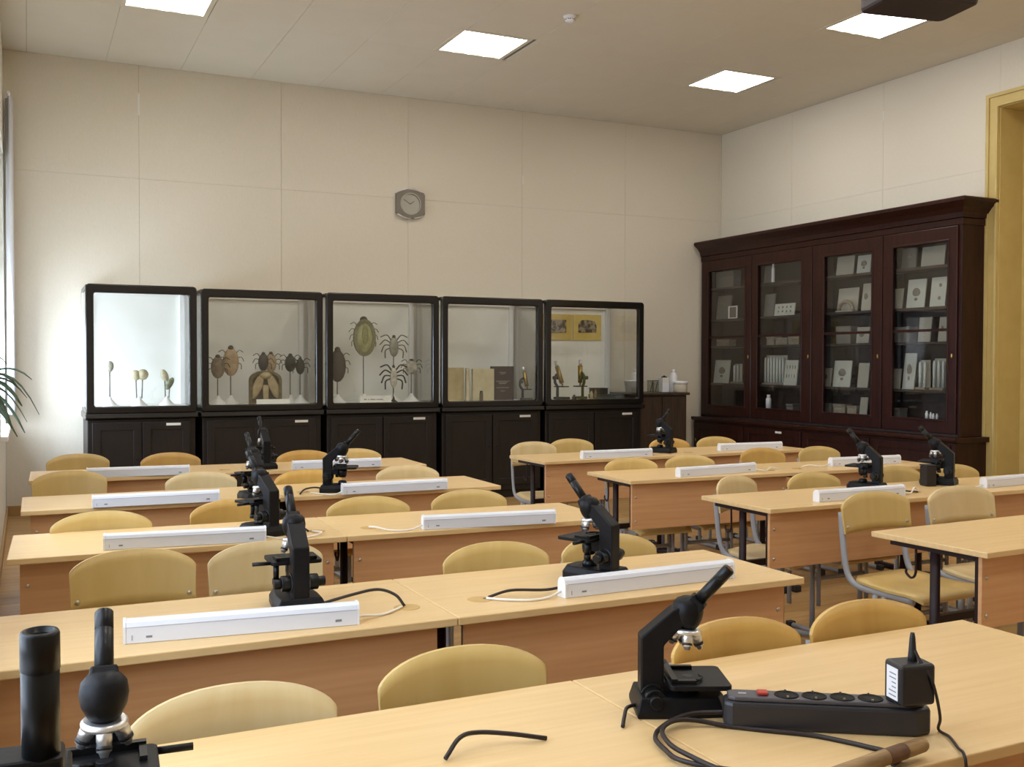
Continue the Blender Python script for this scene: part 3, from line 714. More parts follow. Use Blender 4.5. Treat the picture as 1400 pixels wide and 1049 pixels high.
# contents of the bookcase
ITEMS = [('D4','s1',7.375,7.190,.20,'f'),('D4','s1',7.126,6.844,.19,'c'),('D4','s2',7.472,7.347,.20,'c'),('D4','s2',7.281,7.052,.275,'b'),('D4','s2',6.988,6.805,.275,'e'),
('D4','s3',7.468,7.241,.15,'k'),('D4','s3',7.152,6.999,.235,'c'),('D4','s3',6.913,6.811,.23,'m'),('D4','s4',7.475,7.361,.195,'c'),('D4','s4',7.320,7.17,.345,'b'),('D4','s4',7.158,7.036,.28,'t'),('D4','s4',6.989,6.824,.295,'t'),
('D4','s5',7.458,7.356,.09,'k'),('D4','s5',7.009,6.974,.08,'w'),('D4','s5',6.956,6.934,.07,'w'),('D4','s5',6.923,6.905,.06,'w'),('D4','s5',6.886,6.859,.06,'w'),
('D3','s1',8.255,7.997,.20,'c'),('D3','s1',7.937,7.746,.185,'b'),('D3','s2',8.236,7.935,.25,'c'),('D3','s2',7.891,7.756,.28,'m'),('D3','s2',8.17,7.93,.15,'a'),
('D3','s3',8.231,8.015,.18,'k'),('D3','s3',7.956,7.777,.165,'m'),('D3','s4',8.437,8.317,.195,'m'),('D3','s4',8.270,8.010,.275,'b'),('D3','s4',7.936,7.786,.25,'c'),
('D3','s5',8.433,8.297,.10,'k'),('D3','s5',8.266,8.091,.10,'x'),('D3','s5',8.060,7.925,.09,'x'),('D3','s5',7.90,7.795,.18,'c'),
('D2','s1',9.43,9.26,.20,'f'),('D2','s1',9.222,9.178,.21,'w'),('D2','s2',9.43,9.25,.26,'f'),('D2','s2',9.20,8.850,.135,'e'),
('D2','s3',9.349,9.209,.10,'x'),('D2','s3',9.19,8.99,.08,'x'),('D2','s3',8.978,8.801,.09,'x'),('D2','s4',9.42,9.05,.335,'t'),('D2','s4',9.033,8.813,.28,'e'),('D2','s5',9.299,9.226,.165,'w'),('D2','s5',9.000,8.889,.07,'k'),
('D1','s1',10.314,9.95,.2,'k'),('D1','s2',10.329,10.05,.29,'f'),('D1','s2',10.023,9.851,.15,'o'),('D1','s3',10.288,10.038,.08,'x'),('D1','s4',10.338,10.03,.28,'b'),('D1','s4',9.996,9.860,.235,'t')]
DW = {'D1': 'leftmost bookcase door', 'D2': 'second bookcase door', 'D3': 'third bookcase door', 'D4': 'rightmost bookcase door'}
SW = {'s1': 'top shelf', 's2': 'second shelf', 's3': 'middle shelf', 's4': 'fourth shelf', 's5': 'bottom shelf'}
OW = ['first', 'second', 'third', 'fourth', 'fifth']
m_card = mat('card_white', lin(176, 178, 168), .75); m_card2 = mat('card_cream', lin(162, 158, 144), .75)
m_cardb = mat('card_grey', lin(116, 112, 104), .75)
m_ink = mat('ink', lin(120, 115, 102), .8); m_bx = noise_mat('box_card', lin(150, 140, 122), lin(120, 110, 94), (8, 8, 8), 2, .8)
m_gltube = mat('vial_pale', lin(196, 202, 196), .35)
cnt = {}
def card_item(name, w, h, th, lean, m, marks, lab, cat, y, z, x):
    t = thing(name, lab, cat, (x, y, z), 0, 'display items in the bookcase')
    s = math.sin(lean) * h
    obj('card', G().add([(0, -w / 2, 0), (0, w / 2, 0), (s, w / 2, h), (s, -w / 2, h), (th, -w / 2, 0), (th, w / 2, 0), (s + th, w / 2, h), (s + th, -w / 2, h)],
                        [(0, 1, 2, 3), (7, 6, 5, 4), (0, 4, 5, 1), (1, 5, 6, 2), (2, 6, 7, 3), (3, 7, 4, 0)]), m, t)
    gg = G()
    for (u, v, a, b) in marks:
        xx = math.sin(lean) * h * v
        gg.ellipsoid((xx, u * w / 2, h * v), (.004, a * w, b * h), 8)
    if marks: obj('specimen', gg, m_ink, t)
    return t
for (d, s, y0, y1, h, k) in ITEMS:
    cnt[(d, s)] = cnt.get((d, s), 0) + 1; o_ = OW[cnt[(d, s)] - 1]
    w = (y0 - y1) * .96; yc = (y0 + y1) / 2; z = SH[s] + .001
    where = '%s on %s behind %s' % (o_, SW[s], DW[d])
    if k == 'c': card_item('display_card', w, h, .01, .12, m_card2, [], 'pale cream card, ' + where, 'card', yc, z, 7.70)
    elif k == 'b': card_item('display_card', w, h, .01, .12, m_card, [(0, .5, .22, .2), (0, .3, .1, .06)], 'white card with one faint specimen, ' + where, 'card', yc, z, 7.68)
    elif k == 'e': card_item('display_card', w, h, .012, .12, m_card, [(-.2, .72, .1, .07), (-.2, .28, .1, .07)] if h > .2 and w < .2 else [(u, v, .04, .1) for u in (-.6, -.2, .2, .6) for v in (.35, .7)], 'white card with dark specimens, ' + where, 'card', yc, z, 7.67)
    elif k == 'f': card_item('specimen_display', w, h, .02, .1, m_cardb, [(0, .6, .18, .1)], 'grey specimen frame, ' + where, 'frame', yc, z, 7.71)
    elif k == 'm':
        t = card_item('display_card', w, h, .01, .12, m_card2, [(.2, .5, .2, .15)], 'card with round specimen, ' + where, 'card', yc, z, 7.70)
    elif k in 'kx':
        t = thing('specimen_box', ('dark' if k == 'k' else 'pale') + ' specimen box, ' + where, 'box', (7.69, yc, z), 0, 'display items in the bookcase')
        mm = m_cardb if k == 'k' else m_bx
        obj('box_body', G().box(0, .11, -w / 2, w / 2, 0, h * .7), mm, t, bevel=.003); obj('lid', G().box(-.003, .113, -w / 2 - .003, w / 2 + .003, h * .7 + .001, h), mm, t, bevel=.003)
    elif k == 'w':
        t = thing('white_vial', 'small white bottle, ' + where, 'bottle', (7.66, yc, z), 0, 'display items in the bookcase')
        r = max(.012, w / 2 * .9)
        obj('body', G().lathe([(r, 0), (r, h * .7), (r * .6, h * .82)], 12), M_white, t); obj('cap', G().lathe([(r * .65, h * .82), (r * .65, h)], 10), M_white, t)
    elif k == 't':
        t = thing('vial_rack', 'rack of pale glass vials, ' + where, 'rack', (7.70, yc, z), 0, 'display items in the bookcase')
        obj('tray', G().box(-.02, .05, -w / 2, w / 2, 0, .02), m_bx, t); obj('board', G().box(.05, .06, -w / 2, w / 2, 0, h), m_card2, t)
        nn = max(2, int(w / .045))
        for q in range(nn):
            yy = -w / 2 + w * (q + .5) / nn
            obj('vial', G().lathe([(.014, .021), (.014, h * .85), (.01, h * .88), (.01, h * .93)], 10, Matrix.Translation((.015, yy, 0))), m_gltube, t)
    elif k == 'o':
        t = thing('open_stand', 'thin white open frame, ' + where, 'frame', (7.66, yc, z), 0, 'display items in the bookcase')
        obj('frame', G().ring([(-w / 2, 0), (w / 2, 0), (w / 2, h), (-w / 2, h)], [(-w / 2 + .012, .012), (w / 2 - .012, .012), (w / 2 - .012, h - .012), (-w / 2 + .012, h - .012)], 0, .012, 'x'), M_white, t)
        obj('backing', G().box(.012, .014, -w / 2, w / 2, 0, h), m_cardb, t)
    elif k == 'a':
        t = thing('arched_specimen', 'arched grey bone specimen, ' + where, 'specimen', (7.65, yc, z), 0, 'display items in the bookcase')
        obj('arch', G().tube([(0, .10 * math.cos(a), .012 + .095 * math.sin(a)) for a in [PI * q / 12 for q in range(13)]], .02, 8), m_bx, t)
        obj('base', G().box(-.03, .03, -.12, .12, 0, .012), m_card2, t)
# ------------------------------------------------------------------ desks
DL, DD, TOPZ = 1.187, .5295, .76
def make_desk(label, depth=DD, side='left'):
    t = thing('school_desk', label, 'desk', (0, 0, 0), 0, 'beech school desks')
    obj('tabletop', G().box(.001, DL - .001, 0, depth, TOPZ - .022, TOPZ), M_desk, t, bevel=.003)
    py = .05 if depth < .6 else .34
    p = obj('modesty_panel', G().box(.04, DL - .04, py, py + .016, .468, TOPZ - .024), M_panel, t, bevel=.0015)
    gg = G()
    for x in (.065, DL - .065):
        for z in (.515, .655): obj('screw', G().ellipsoid((x, py - .001, z), (.0075, .005, .0075), 8), M_screw, p)
    for s in (0, 1):
        x = .055 if s == 0 else DL - .055
        yc = depth * .5
        obj('leg', G().tube([(x, yc, .03), (x, yc, TOPZ - .045)],   .021, 10, ry=.016, up=(1, 0, 0)), M_darkfr, t)
        obj('top_rail', G().box(x - .014, x + .014, py + .03, depth - .06, TOPZ - .047, TOPZ - .022), M_darkfr, t, bevel=.003)
        f = obj('foot_bar', G().box(x - .02, x + .02, .05, depth - .02, .004, .034), M_darkfr, t, bevel=.004)
        for yy in (.045, depth - .055): obj('foot_cap', G().box(x - .024, x + .024, yy, yy + .04, 0, .04), M_cap, f, bevel=.005)
        obj('panel_bracket', G().box(x - .012, x + .012, py + .017, py + .032, .48, TOPZ - .022), M_darkfr, t)
        hx = x + (.03 if s else -.03)
        obj('hook', G().tube(spline([(x, yc + .09, TOPZ - .05), (x, yc + .09, TOPZ - .14), (x, yc + .11, TOPZ - .165), (x, yc + .135, TOPZ - .15), (x, yc + .135, TOPZ - .135)], 4), .005, 6), M_darkfr, t)
    obj('crossbar', G().box(.06, DL - .06, depth * .5 - .012, depth * .5 + .012, .44, .47), M_darkfr, t)
    if depth > .6: return t
    gx = .135 if side == 'right' else DL - .085
    gr = obj('grommet', G().lathe([(.036, TOPZ - .002), (.036, TOPZ + .0012), (.034, TOPZ + .0016)], 24, Matrix.Translation((gx, .165 if depth < .6 else .26, 0))), mat('grommet_wood', lin(196, 160, 96), .45), t, label='round wooden cable grommet')
    obj('cable_slot', G().lathe([(.007, TOPZ + .0014), (.007, TOPZ + .0022)], 10, Matrix.Translation((gx + (-.02 if side == 'left' else .018), .165 if depth < .6 else .26, 0))), M_cap, gr)
    return t
RN = {'L1': 'nearest left-hand row', 'L2': 'second left-hand row', 'L3': 'third left-hand row', 'L4': 'fourth left-hand row', 'L5': 'farthest left-hand row',
      'Ra': 'farthest right-hand row', 'Rb': 'third right-hand row', 'Rc': 'second right-hand row', 'Rd': 'nearest right-hand row'}
ROWS = {'L1': (1.0537, 1.238, .012), 'L2': (1.0292, 2.4898, .0075), 'L3': (1.118, 3.8332, -.0265), 'L4': (1.1562, 5.0645, -.0074), 'L5': (1.1909, 6.3257, -.0215),
        'Ra': (3.165, 6.1405, .022), 'Rb': (3.1075, 4.9532, -.03), 'Rc': (3.0968, 3.7267, .0104), 'Rd': (3.0933, 2.5457, .05)}
DESKS = {}
proto = {}
for r, (x, y, a) in ROWS.items():
    depth = .66 if r == 'L1' else DD
    for side in ('left', 'right'):
        if r == 'Rd' and side == 'right': continue
        u = (0 if side == 'right' else -1) if r[0] == 'L' else (0 if side == 'left' else 1)
        loc = (x + u * DL * math.cos(a), y + u * DL * math.sin(a), 0)
        lab = 'beech school desk, %s half of the %s' % (side, RN[r])
        key = (depth, side)
        if key not in proto:
            t = proto[key] = make_desk(lab, depth, side); t.location = loc; t.rotation_euler = (0, 0, a)
        else: t = dup(proto[key], loc, a, lab)
        DESKS[r + side[0]] = t
# ------------------------------------------------------------------ chairs
def make_chair():
    t = thing('school_chair', 'x', 'chair', (0, 0, 0), 0, 'birch plywood school chairs')
    # backrest: bent plywood with an arched top
    nx, nz = 20, 5; hw = .19; vs = []; th = .010
    def bz(u):   # arched top edge
        return .772 + .060 * max(0, 1 - abs(u) ** 2.3) ** .6
    for side in (0, 1):
        for i in range(nx + 1):
            u = -math.cos(PI * i / nx)
            for j in range(nz + 1):
                v = j / nz
                zlo = .655 + .004 * (1 - u * u); z = zlo + (bz(u) - zlo) * v
                y = .175 + .03 * v - .035 * (1 - u * u) * -1 + (th if side else 0)
                y = .195 + .025 * (z - .655) / .18 + .028 * (1 - u * u) + (th if side else 0)
                xw = hw * (.985 + .02 * v) * u
                vs.append((xw, y, z))
    fs = []; K = nz + 1; NN = (nx + 1) * K
    for i in range(nx):
        for j in range(nz):
            a = i * K + j; q = (a, a + K, a + K + 1, a + 1)
            fs.append(q); fs.append(tuple(NN + k for k in reversed(q)))
    bd = [i * K for i in range(nx + 1)] + [nx * K + j for j in range(1, nz + 1)] + [i * K + nz for i in range(nx - 1, -1, -1)] + [j for j in range(nz - 1, 0, -1)]
    for i in range(len(bd)):
        a, b = bd[i], bd[(i + 1) % len(bd)]; fs.append((a, b, NN + b, NN + a))
    g = G().add(vs, fs, False)
    for k in range(nx * nz * 2): g.sm[k] = True
    obj('backrest', g, M_ply, t)
    # seat: rounded back corners, rolled front edge
    vs = []; fs = []; n1, n2 = 8, 10
    for side in (0, 1):
        for i in range(n2 + 1):
            v = i / n2; y = -.20 + .39 * v
            z = .452 - .012 * math.sin(PI * v) ** 1 - (.028 * max(0, 1 - v / .16) ** 1.6) + .01 * v
            hw = .195 - .02 * v - .05 * max(0, (v - .85) / .15) ** 2 - .018 * max(0, 1 - v / .1) ** 2
            for j in range(n1 + 1):
                u = -1 + 2 * j / n1; vs.append((hw * u, y, z - (.011 if side else 0)))
    K = n1 + 1; NN = K * (n2 + 1)
    for i in range(n2):
        for j in range(n1):
            a = i * K + j; q = (a, a + 1, a + K + 1, a + K); fs.append(q); fs.append(tuple(NN + k for k in reversed(q)))
    bd = [j for j in range(n1 + 1)] + [i * K + n1 for i in range(1, n2 + 1)] + [n2 * K + j for j in range(n1 - 1, -1, -1)] + [i * K for i in range(n2 - 1, 0, -1)]
    for i in range(len(bd)):
        a, b = bd[i], bd[(i + 1) % len(bd)]; fs.append((a, b, NN + b, NN + a))
    g = G().add(vs, fs, False)
    for k in range(n1 * n2 * 2): g.sm[k] = True
    obj('seat', g, M_ply, t)
    for s in (-1, 1):
        x = s * .172
        pts = spline([(x, .238, .75), (x, .230, .66), (x, .212, .52), (x, .182, .45), (x, .12, .425), (x, .0, .420), (x, -.15, .418)], 4)
        obj('side_frame', G().tube(pts, .016, 8, ry=.009, up=(1, 0, 0)), M_grey, t)
        obj('leg', G().tube([(x, .045, .03), (x, .045, .41)], .016, 8, ry=.011).tube([(x, .0, .16), (x, .0, .41)], .013, 8, ry=.009), M_grey, t)
        f = obj('foot_bar', G().tube([(x, -.21, .018), (x, .21, .018)], .013, 8, ry=.016), M_grey, t)
        for yy in (-.225, .185): obj('foot_cap', G().box(x - .02, x + .02, yy, yy + .04, 0, .036), M_cap, f, bevel=.005)
        for z in (.685,):
            obj('bolt', G().ellipsoid((s * .168, .197 + .028 * .2, z), (.0075, .005, .0075), 8), M_screw, t)
    obj('crossbar', G().tube([(-.172, .02, .30), (.172, .02, .30)], .012, 8, ry=.012, up=(0, 0, 1)), M_grey, t)
    return t
CH = {'L1': [(0.345, 1.93), (0.828, 1.985), (1.50, 1.935), (1.92, 1.945)], 'L2': [(0.305, 3.467), (0.719, 3.438), (1.415, 3.104), (1.840, 3.084)],
      'L3': [(0.267, 4.40), (0.817, 4.550), (1.378, 4.40), (1.881, 4.433)], 'L4': [(0.209, 6.10), (0.857, 5.768), (1.416, 5.64), (2.004, 5.64)],
      'L5': [(0.296, 7.2), (0.853, 7.044), (1.70, 6.87), (2.05, 6.86)], 'Ra': [(3.464, 6.908), (3.868, 7.051), (4.612, 6.79), (5.064, 6.78)],
      'Rb': [(3.447, 5.50), (3.908, 5.518), (4.695, 5.75), (5.164, 5.70)], 'Rc': [(3.403, 4.391), (3.910, 4.360), (4.604, 4.439), (4.991, 4.35)], 'Rd': [(3.585, 3.575), (4.135, 3.565)]}
AMBER = {('L3', 1), ('L5', 1), ('L5', 2), ('Ra', 2), ('Rb', 2), ('L1', 2), ('L1', 3), ('L4', 2)}
PALE = {('L1', 0), ('L4', 1), ('L2', 1), ('Rd', 1), ('Ra', 0), ('Rc', 0), ('L4', 3)}
random.seed(11)
chair0 = make_chair(); used = False
for r in CH:
    for i, (x, y) in enumerate(CH[r]):
        col = 'amber' if (r, i) in AMBER else ('pale' if (r, i) in PALE else 'honey')
        lab = '%s plywood chair, %s from left behind the %s of desks' % (col, OW[i], RN[r])
        sc = 1.0
        a = random.uniform(-.05, .05)
        if (r, i) == ('Rc', 0): a = .35
        if (r, i) == ('Rd', 0): a = .08
        loc = (x - .235 * sc * -math.sin(a), y - .235 * sc * math.cos(a), 0)
        mm = {'amber': M_ply2, 'pale': M_ply3, 'honey': M_ply}[col]
        if not used:
            used = True; chair0['label'] = lab; chair0.location = loc; chair0.rotation_euler = (0, 0, a)
            for ch in chair0.children:
                if ch.name.split('.')[0] in ('seat', 'backrest'):
                    ch.material_slots[0].link = 'OBJECT'; ch.material_slots[0].material = mm
        else:
            dup(chair0, loc, a, lab, scale=(1.2, 1.04, 1.0) if r == 'Rd' else None, swap=(('seat', 'backrest'), mm))
# ------------------------------------------------------------------ linear lamps on the desks
def make_bar():
    t = thing('linear_lamp', 'x', 'lamp', (0, 0, 0), 0, 'white linear lamps on the desks')
    L = .57
    prof = [(0, .0), (.0, .040), (.004, .050), (.012, .056), (.030, .056), (.034, .05), (.034, 0)]
    obj('housing', G().prism(prof, .006, L - .006, 'x'), M_whiteg, t, bevel=.0015)
    obj('diffuser', G().prism([(.0345, .006), (.043, .012), (.043, .044), (.0345, .05)], .012, L - .012, 'x'), M_diff, t, bevel=.002)
    for s in (0, 1):
        x = 0 if s == 0 else L - .006
        obj('end_cap', G().prism([(-.001, 0), (-.001, .041), (.004, .0515), (.012, .0575), (.031, .0575), (.044, .045), (.044, 0)], x, x + .006, 'x'), M_white, t)
    obj('print_mark', G().box(.052, .066, -.0008, 0, .012, .017).box(.0195, .021, -.0008, 0, .008, .02), M_mark, t)
    obj('print_mark', G().box(L - .062, L - .046, -.0008, 0, .012, .018), M_mark, t)
    obj('groove', G().box(.008, L - .008, -.0006, 0.0002, .0385, .0398), mat('groove_grey', lin(168, 170, 178), .5), t)
    return t
BARS = {'L2l': (.203, 2.588, -.104), 'L2r': (1.389, 2.56, .03), 'L3l': (.242, 3.908, -.116), 'L3r': (1.438, 3.847, -.125), 'L4l': (.267, 5.055, -.027), 'L4r': (1.445, 5.029, -.005),
        'L5l': (.306, 6.358, -.079), 'L5r': (1.49, 6.306, -.036), 'Ral': (3.497, 6.193, -.013), 'Rar': (4.773, 6.326, -.064), 'Rbl': (3.467, 4.978, .106), 'Rbr': (4.741, 5.095, -.062),
        'Rcl': (3.469, 3.815, .005), 'Rcr': (4.682, 3.861, .10)}
BAR = {}
bar0 = make_bar(); used = False
for k, (x, y, a) in BARS.items():
    lab = 'white linear lamp lying on the %s desk of the %s' % ({'l': 'left', 'r': 'right'}[k[2]], RN[k[:2]])
    sc = (1.08, 1, 1) if k in ('L2r', 'Rbl') else (1, 1, 1)
    if not used: used = True; bar0['label'] = lab; bar0.location = (x, y, TOPZ + .0005); bar0.rotation_euler = (0, 0, a); BAR[k] = bar0
    else: BAR[k] = dup(bar0, (x, y, TOPZ + .0005), a, lab, scale=sc)
# ------------------------------------------------------------------ microscopes
def make_scope(tube_yaw=0.0, drop=0.0, low=0.0):
    # drop: a squat stand, everything above the foot sits lower
    D_ = drop; S_ = drop + low; hb = 1 - .5 * (drop > 0)
    t = thing('microscope', 'x', 'microscope', (0, 0, 0), 0, 'black student microscopes')
    # base: splayed foot with chamfered top
    o_ = [(-.064, -.10), (.064, -.10), (.066, -.02), (.058, .075), (.03, .09), (-.03, .09), (-.058, .075), (-.066, -.02)]
    g = G(); n = len(o_)
    vs = [(x, y, 0) for x, y in o_] + [(x, y, .022 * hb) for x, y in o_] + [(x * .86, y * .9 - .002, .040) for x, y in o_]
    fs = [tuple(reversed(range(n))), tuple(range(2 * n, 3 * n))]
    for k in range(2):
        for i in range(n): j = (i + 1) % n; fs.append((k * n + i, k * n + j, k * n + n + j, k * n + n + i))
    obj('base', g.add(vs, fs), M_scope, t, bevel=.003)
    obj('illuminator', G().lathe([(.024, .036 * hb), (.022, .052 * hb), (.017, .058 * hb), (.004, .059 * hb)], 16, Matrix.Translation((0, .012, 0))), M_tube, t)
    arm = [(-.088, .035 * hb), (-.040, .035 * hb), (-.040, .158 - D_), (-.008, .192 - D_), (.008, .21 - D_), (-.006, .238 - D_), (-.022, .232 - D_), (-.088, .176 - D_)]
    obj('arm', G().prism(arm, -.023, .023, 'x'), M_scope, t, bevel=.004)
    for s in (-1, 1):
        k = obj('coarse_knob', G().cyl((s * .022, -.062, .078 - D_ - low * .55), (s * .05, -.062, .078 - D_ - low * .55), .0215, n=18).cyl((s * .022, -.062, .078 - D_ - low * .55), (s * .026, -.062, .078 - D_ - low * .55), .027, n=18), M_tube, t, bevel=.002)
        obj('fine_knob', G().cyl((s * .05, -.062, .078 - D_ - low * .55), (s * .07, -.062, .078 - D_ - low * .55), .0135, n=16), M_tube, k, bevel=.002)
    obj('stage_bracket', G().box(-.02, .02, -.045, -.01, .09 - S_, .125 - S_), M_scope, t)
    st = obj('stage', G().prism(rrect(-.07, .07, -.035, .09, .012), .122 - S_, .132 - S_, 'z'), M_scope, t, bevel=.0015)
    obj('slide_holder', G().box(-.055, .055, -.03, -.018, .132 - S_, .142 - S_).box(-.055, -.045, -.03, .03, .132 - S_, .139 - S_).box(.045, .055, -.03, .02, .132 - S_, .139 - S_)
        .tube(spline([(.05, .02, .137 - S_), (.03, .035, .137 - S_), (.012, .034, .137 - S_)], 3), .003, 6), M_tube, t)
    obj('stage_control', G().cyl((-.066, -.015, .127 - S_), (-.118, -.015, .127 - S_), .0055).cyl((-.055, -.02, .122 - S_), (-.055, -.02, .085 - S_ * .8), .008).cyl((-.055, -.02, .085 - S_ * .8), (-.055, -.02, .07 - S_ * .8), .011), M_tube, t)
    obj('condenser', G().lathe([(.016, .075 - S_ * .75), (.022, .082 - S_ * .75), (.024, .10 - S_), (.024, .122 - S_)], 16, Matrix.Translation((0, .012, 0))), M_tube, t)
    obj('aperture', G().lathe([(.011, .1315 - S_), (.011, .1328 - S_)], 14, Matrix.Translation((0, .012, 0))), M_cap, t)
    c = Vector((0, .012, .222 - D_))
    obj('head', G().lathe([(.016, -.034), (.023, -.026), (.030, -.012), (.0325, .004), (.030, .02), (.022, .029), (.012, .033), (.001, .034)], 20, Matrix.Translation(c)), M_scope, t)
    d = Matrix.Rotation(tube_yaw, 3, 'Z') @ Vector((0, math.sin(.72), math.cos(.72)))
    q = axis(c, d)
    bx = [(-.018, -.018), (.018, -.018), (.018, .018), (-.018, .018)]
    gg = G(); gg.add([q @ Vector((x * 1.15, y * 1.15, .012)) for x, y in bx] + [q @ Vector((x, y, .038)) for x, y in bx],
                     [(3, 2, 1, 0), (4, 5, 6, 7), (0, 1, 5, 4), (1, 2, 6, 5), (2, 3, 7, 6), (3, 0, 4, 7)])
    obj('prism_housing', gg, M_scope, t, bevel=.004)
    e = obj('eyepiece_tube', G().lathe([(.0128, .03), (.0128, .098), (.0122, .0985), (.0122, .0995), (.0128, .10), (.0128, .126), (.0105, .129)], 18, q), M_tube, t)
    obj('eye_lens', G().lathe([(.009, .1285), (.009, .1296)], 14, q), M_lens, e)
    nd = (Vector((0, -.10, -1))).normalized(); nq = axis(c + nd * .032, nd)
    ns = obj('nosepiece', G().lathe([(.027, .0), (.031, .004), (.031, .009), (.022, .014)], 22, nq), M_chrome, t, label='chrome revolving nosepiece')
    for k in range(4):
        az = k * PI / 2
        od = (nd + .42 * (Vector((math.sin(az), math.cos(az), 0)))).normalized()
        p = c + nd * .040 + Vector((math.sin(az), math.cos(az), 0)) * .0185
        L = (.038, .033, .027, .035)[k]
        ob = obj('objective', G().lathe([(.0105, 0), (.0105, L * .45), (.0098, L * .47), (.0098, L * .8), (.0072, L * .83), (.005, L)], 14, axis(p, od)), M_chrome, ns, label='chrome objective lens')
        obj('rubber_ring', G().lathe([(.0104, L * .60), (.0104, L * .74)], 14, axis(p, od)), M_cap, t)
    return t
FWD = math.radians(-25.45)    # z rotation that turns local +Y along the view axis
SC = {  # x, y, z rotation of local +Y (front of the stage), label
 'L2l': (.667, 2.80, math.radians(-2), 'black microscope seen from behind, on left desk of the second row'),
 'L2r': (1.60, 2.77, math.radians(24), 'black microscope leaning left on the right desk of the second row'),
 'L1r': (1.155, 1.65, math.radians(-114), 'black microscope beside the black power strip on the nearest row'),
 'L1l': (.093, 1.50, math.radians(176), 'black microscope facing the viewer at the bottom left of the nearest row'),
 'L3l': (.83, 4.03, math.radians(22), 'black microscope on left desk of the third row, behind a lamp'),
 'L4l': (1.0, 5.05, math.radians(8), 'black microscope on left desk of the fourth row'),
 'L5l': (1.35, 6.50, math.radians(4), 'farthest black microscope of the left block'),
 'L4r': (1.47, 5.17, math.radians(-112), 'black microscope side on, on right desk of the fourth row'),
 'Ral': (4.30, 6.42, math.radians(30), 'black microscope in front of the low corner cabinet'),
 'Rcl': (4.045, 4.10, math.radians(26), 'left black microscope of the pair in front of the bookcase'),
 'Rcr': (4.60, 4.12, math.radians(30), 'right black microscope of the pair in front of the bookcase')}
scope0 = make_scope(); used = False; SCO = {}
for k, (x, y, a, lab) in SC.items():
    if k in ('Ral', 'L1l', 'L1r'):
        o = make_scope(math.radians({'Ral': -120, 'L1l': 180, 'L1r': -22}[k]), .022 if k == 'L1r' else 0, .042 if k == 'L1r' else 0); o['label'] = lab; o.location = (x, y, TOPZ); o.rotation_euler = (0, 0, a)
    elif not used: used = True; o = scope0; o['label'] = lab; o.location = (x, y, TOPZ); o.rotation_euler = (0, 0, a)
    else: o = dup(scope0, (x, y, TOPZ), a, lab)
    if k == 'L1r': o.scale = (.95, .95, .95)
    SCO[k] = o
# nearest microscope, an upright drawtube stand on a side table at the camera
t = thing('side_table', 'low plain wooden side table under the upright microscope tube', 'table', (-.14, .84, 0))
obj('tabletop', G().box(0, .34, 0, .36, .738, .76), M_desk, t, bevel=.003)
for x in (.02, .32):
    for y in (.02, .34): obj('leg', G().box(x - .015, x + .015, y - .015, y + .015, 0, .737), M_darkfr, t)
t = thing('upright_microscope', 'wide black upright microscope tube at the lower left corner', 'microscope', (.010, 1.07, TOPZ), math.radians(176))
obj('base', G().prism(rrect(-.075, .075, -.07, .12, .02), 0, .04, 'z'), M_scope, t, bevel=.004)
obj('arm', G().prism([(-.068, .038), (-.03, .038), (-.03, .24), (-.01, .24), (-.01, .28), (-.068, .28)], -.025, .025, 'x'), M_scope, t, bevel=.004)
obj('head_block', G().prism(rrect(-.020, .060, -.03, .022, .008), .235, .304, 'z'), M_scope, t, bevel=.004)
obj('stage', G().box(-.06, .06, -.03, .1, .13, .142), M_scope, t, bevel=.002)
obj('objective', G().lathe([(.012, 0), (.012, .03), (.006, .05)], 14, axis((0, .0, .236), (0, 0, -1))), M_chrome, t)
for s in (-1, 1): obj('coarse_knob', G().cyl((s * .024, -.05, .09), (s * .055, -.05, .09), .02), M_tube, t)
q = axis((0, .004, .30), (.0, .05, 1))
e = obj('eyepiece_tube', G().lathe([(.0172, 0), (.0172, .085), (.0165, .0855), (.0165, .0865), (.0178, .087), (.0178, .121), (.0165, .124), (.013, .1245), (.012, .119)], 28, q), M_tube, t)
obj('eye_lens', G().lathe([(.0125, .117), (.0125, .119)], 18, q), M_cap, e)
# ------------------------------------------------------------------ cords
Z0 = TOPZ + .0045
def zz(pts, z=Z0): return [(p[0], p[1], p[2] if len(p) > 2 else z) for p in pts]
cord('power_cord', zz([(.70, 2.72, Z0 + .01), (.80, 2.70, Z0 + .035), (.87, 2.69, Z0 + .045), (.915, 2.67, Z0 + .03), (.937, 2.655, Z0)]), .0042, M_cord, SCO['L2l'])
cord('lamp_cord', zz([(.772, 2.557, Z0 + .01), (.80, 2.575, Z0 + .006), (.85, 2.59), (.895, 2.62), (.928, 2.652, Z0)]), .0036, M_wcord, BAR['L2l'])
cord('power_cord', zz([(1.55, 2.72, Z0 + .004), (1.46, 2.66, Z0 + .01), (1.36, 2.622, Z0 + .012), (1.26, 2.65, Z0 + .014), (1.19, 2.655, Z0)]), .0042, M_cord, SCO['L2r'])
cord('lamp_cord', zz([(1.388, 2.585, Z0 + .012), (1.34, 2.575), (1.29, 2.572), (1.24, 2.60), (1.195, 2.645)]), .0036, M_wcord, BAR['L2r'])
cord('lamp_cord', zz([(1.44, 3.87, Z0 + .012), (1.38, 3.85), (1.31, 3.87), (1.26, 3.91, Z0 + .01), (1.255, 3.99)]), .0036, M_wcord, BAR['L3r'])
cord('lamp_cord', zz([(.812, 3.86, Z0 + .012), (.88, 3.86), (.97, 3.855), (1.035, 3.90, Z0 + .006), (1.02, 3.985)]), .0036, M_wcord, BAR['L3l'])
cord('power_cord', zz([(.93, 4.10, Z0 + .01), (.965, 4.06, Z0 + .03), (1.005, 3.99)]), .0042, M_cord, SCO['L3l'])
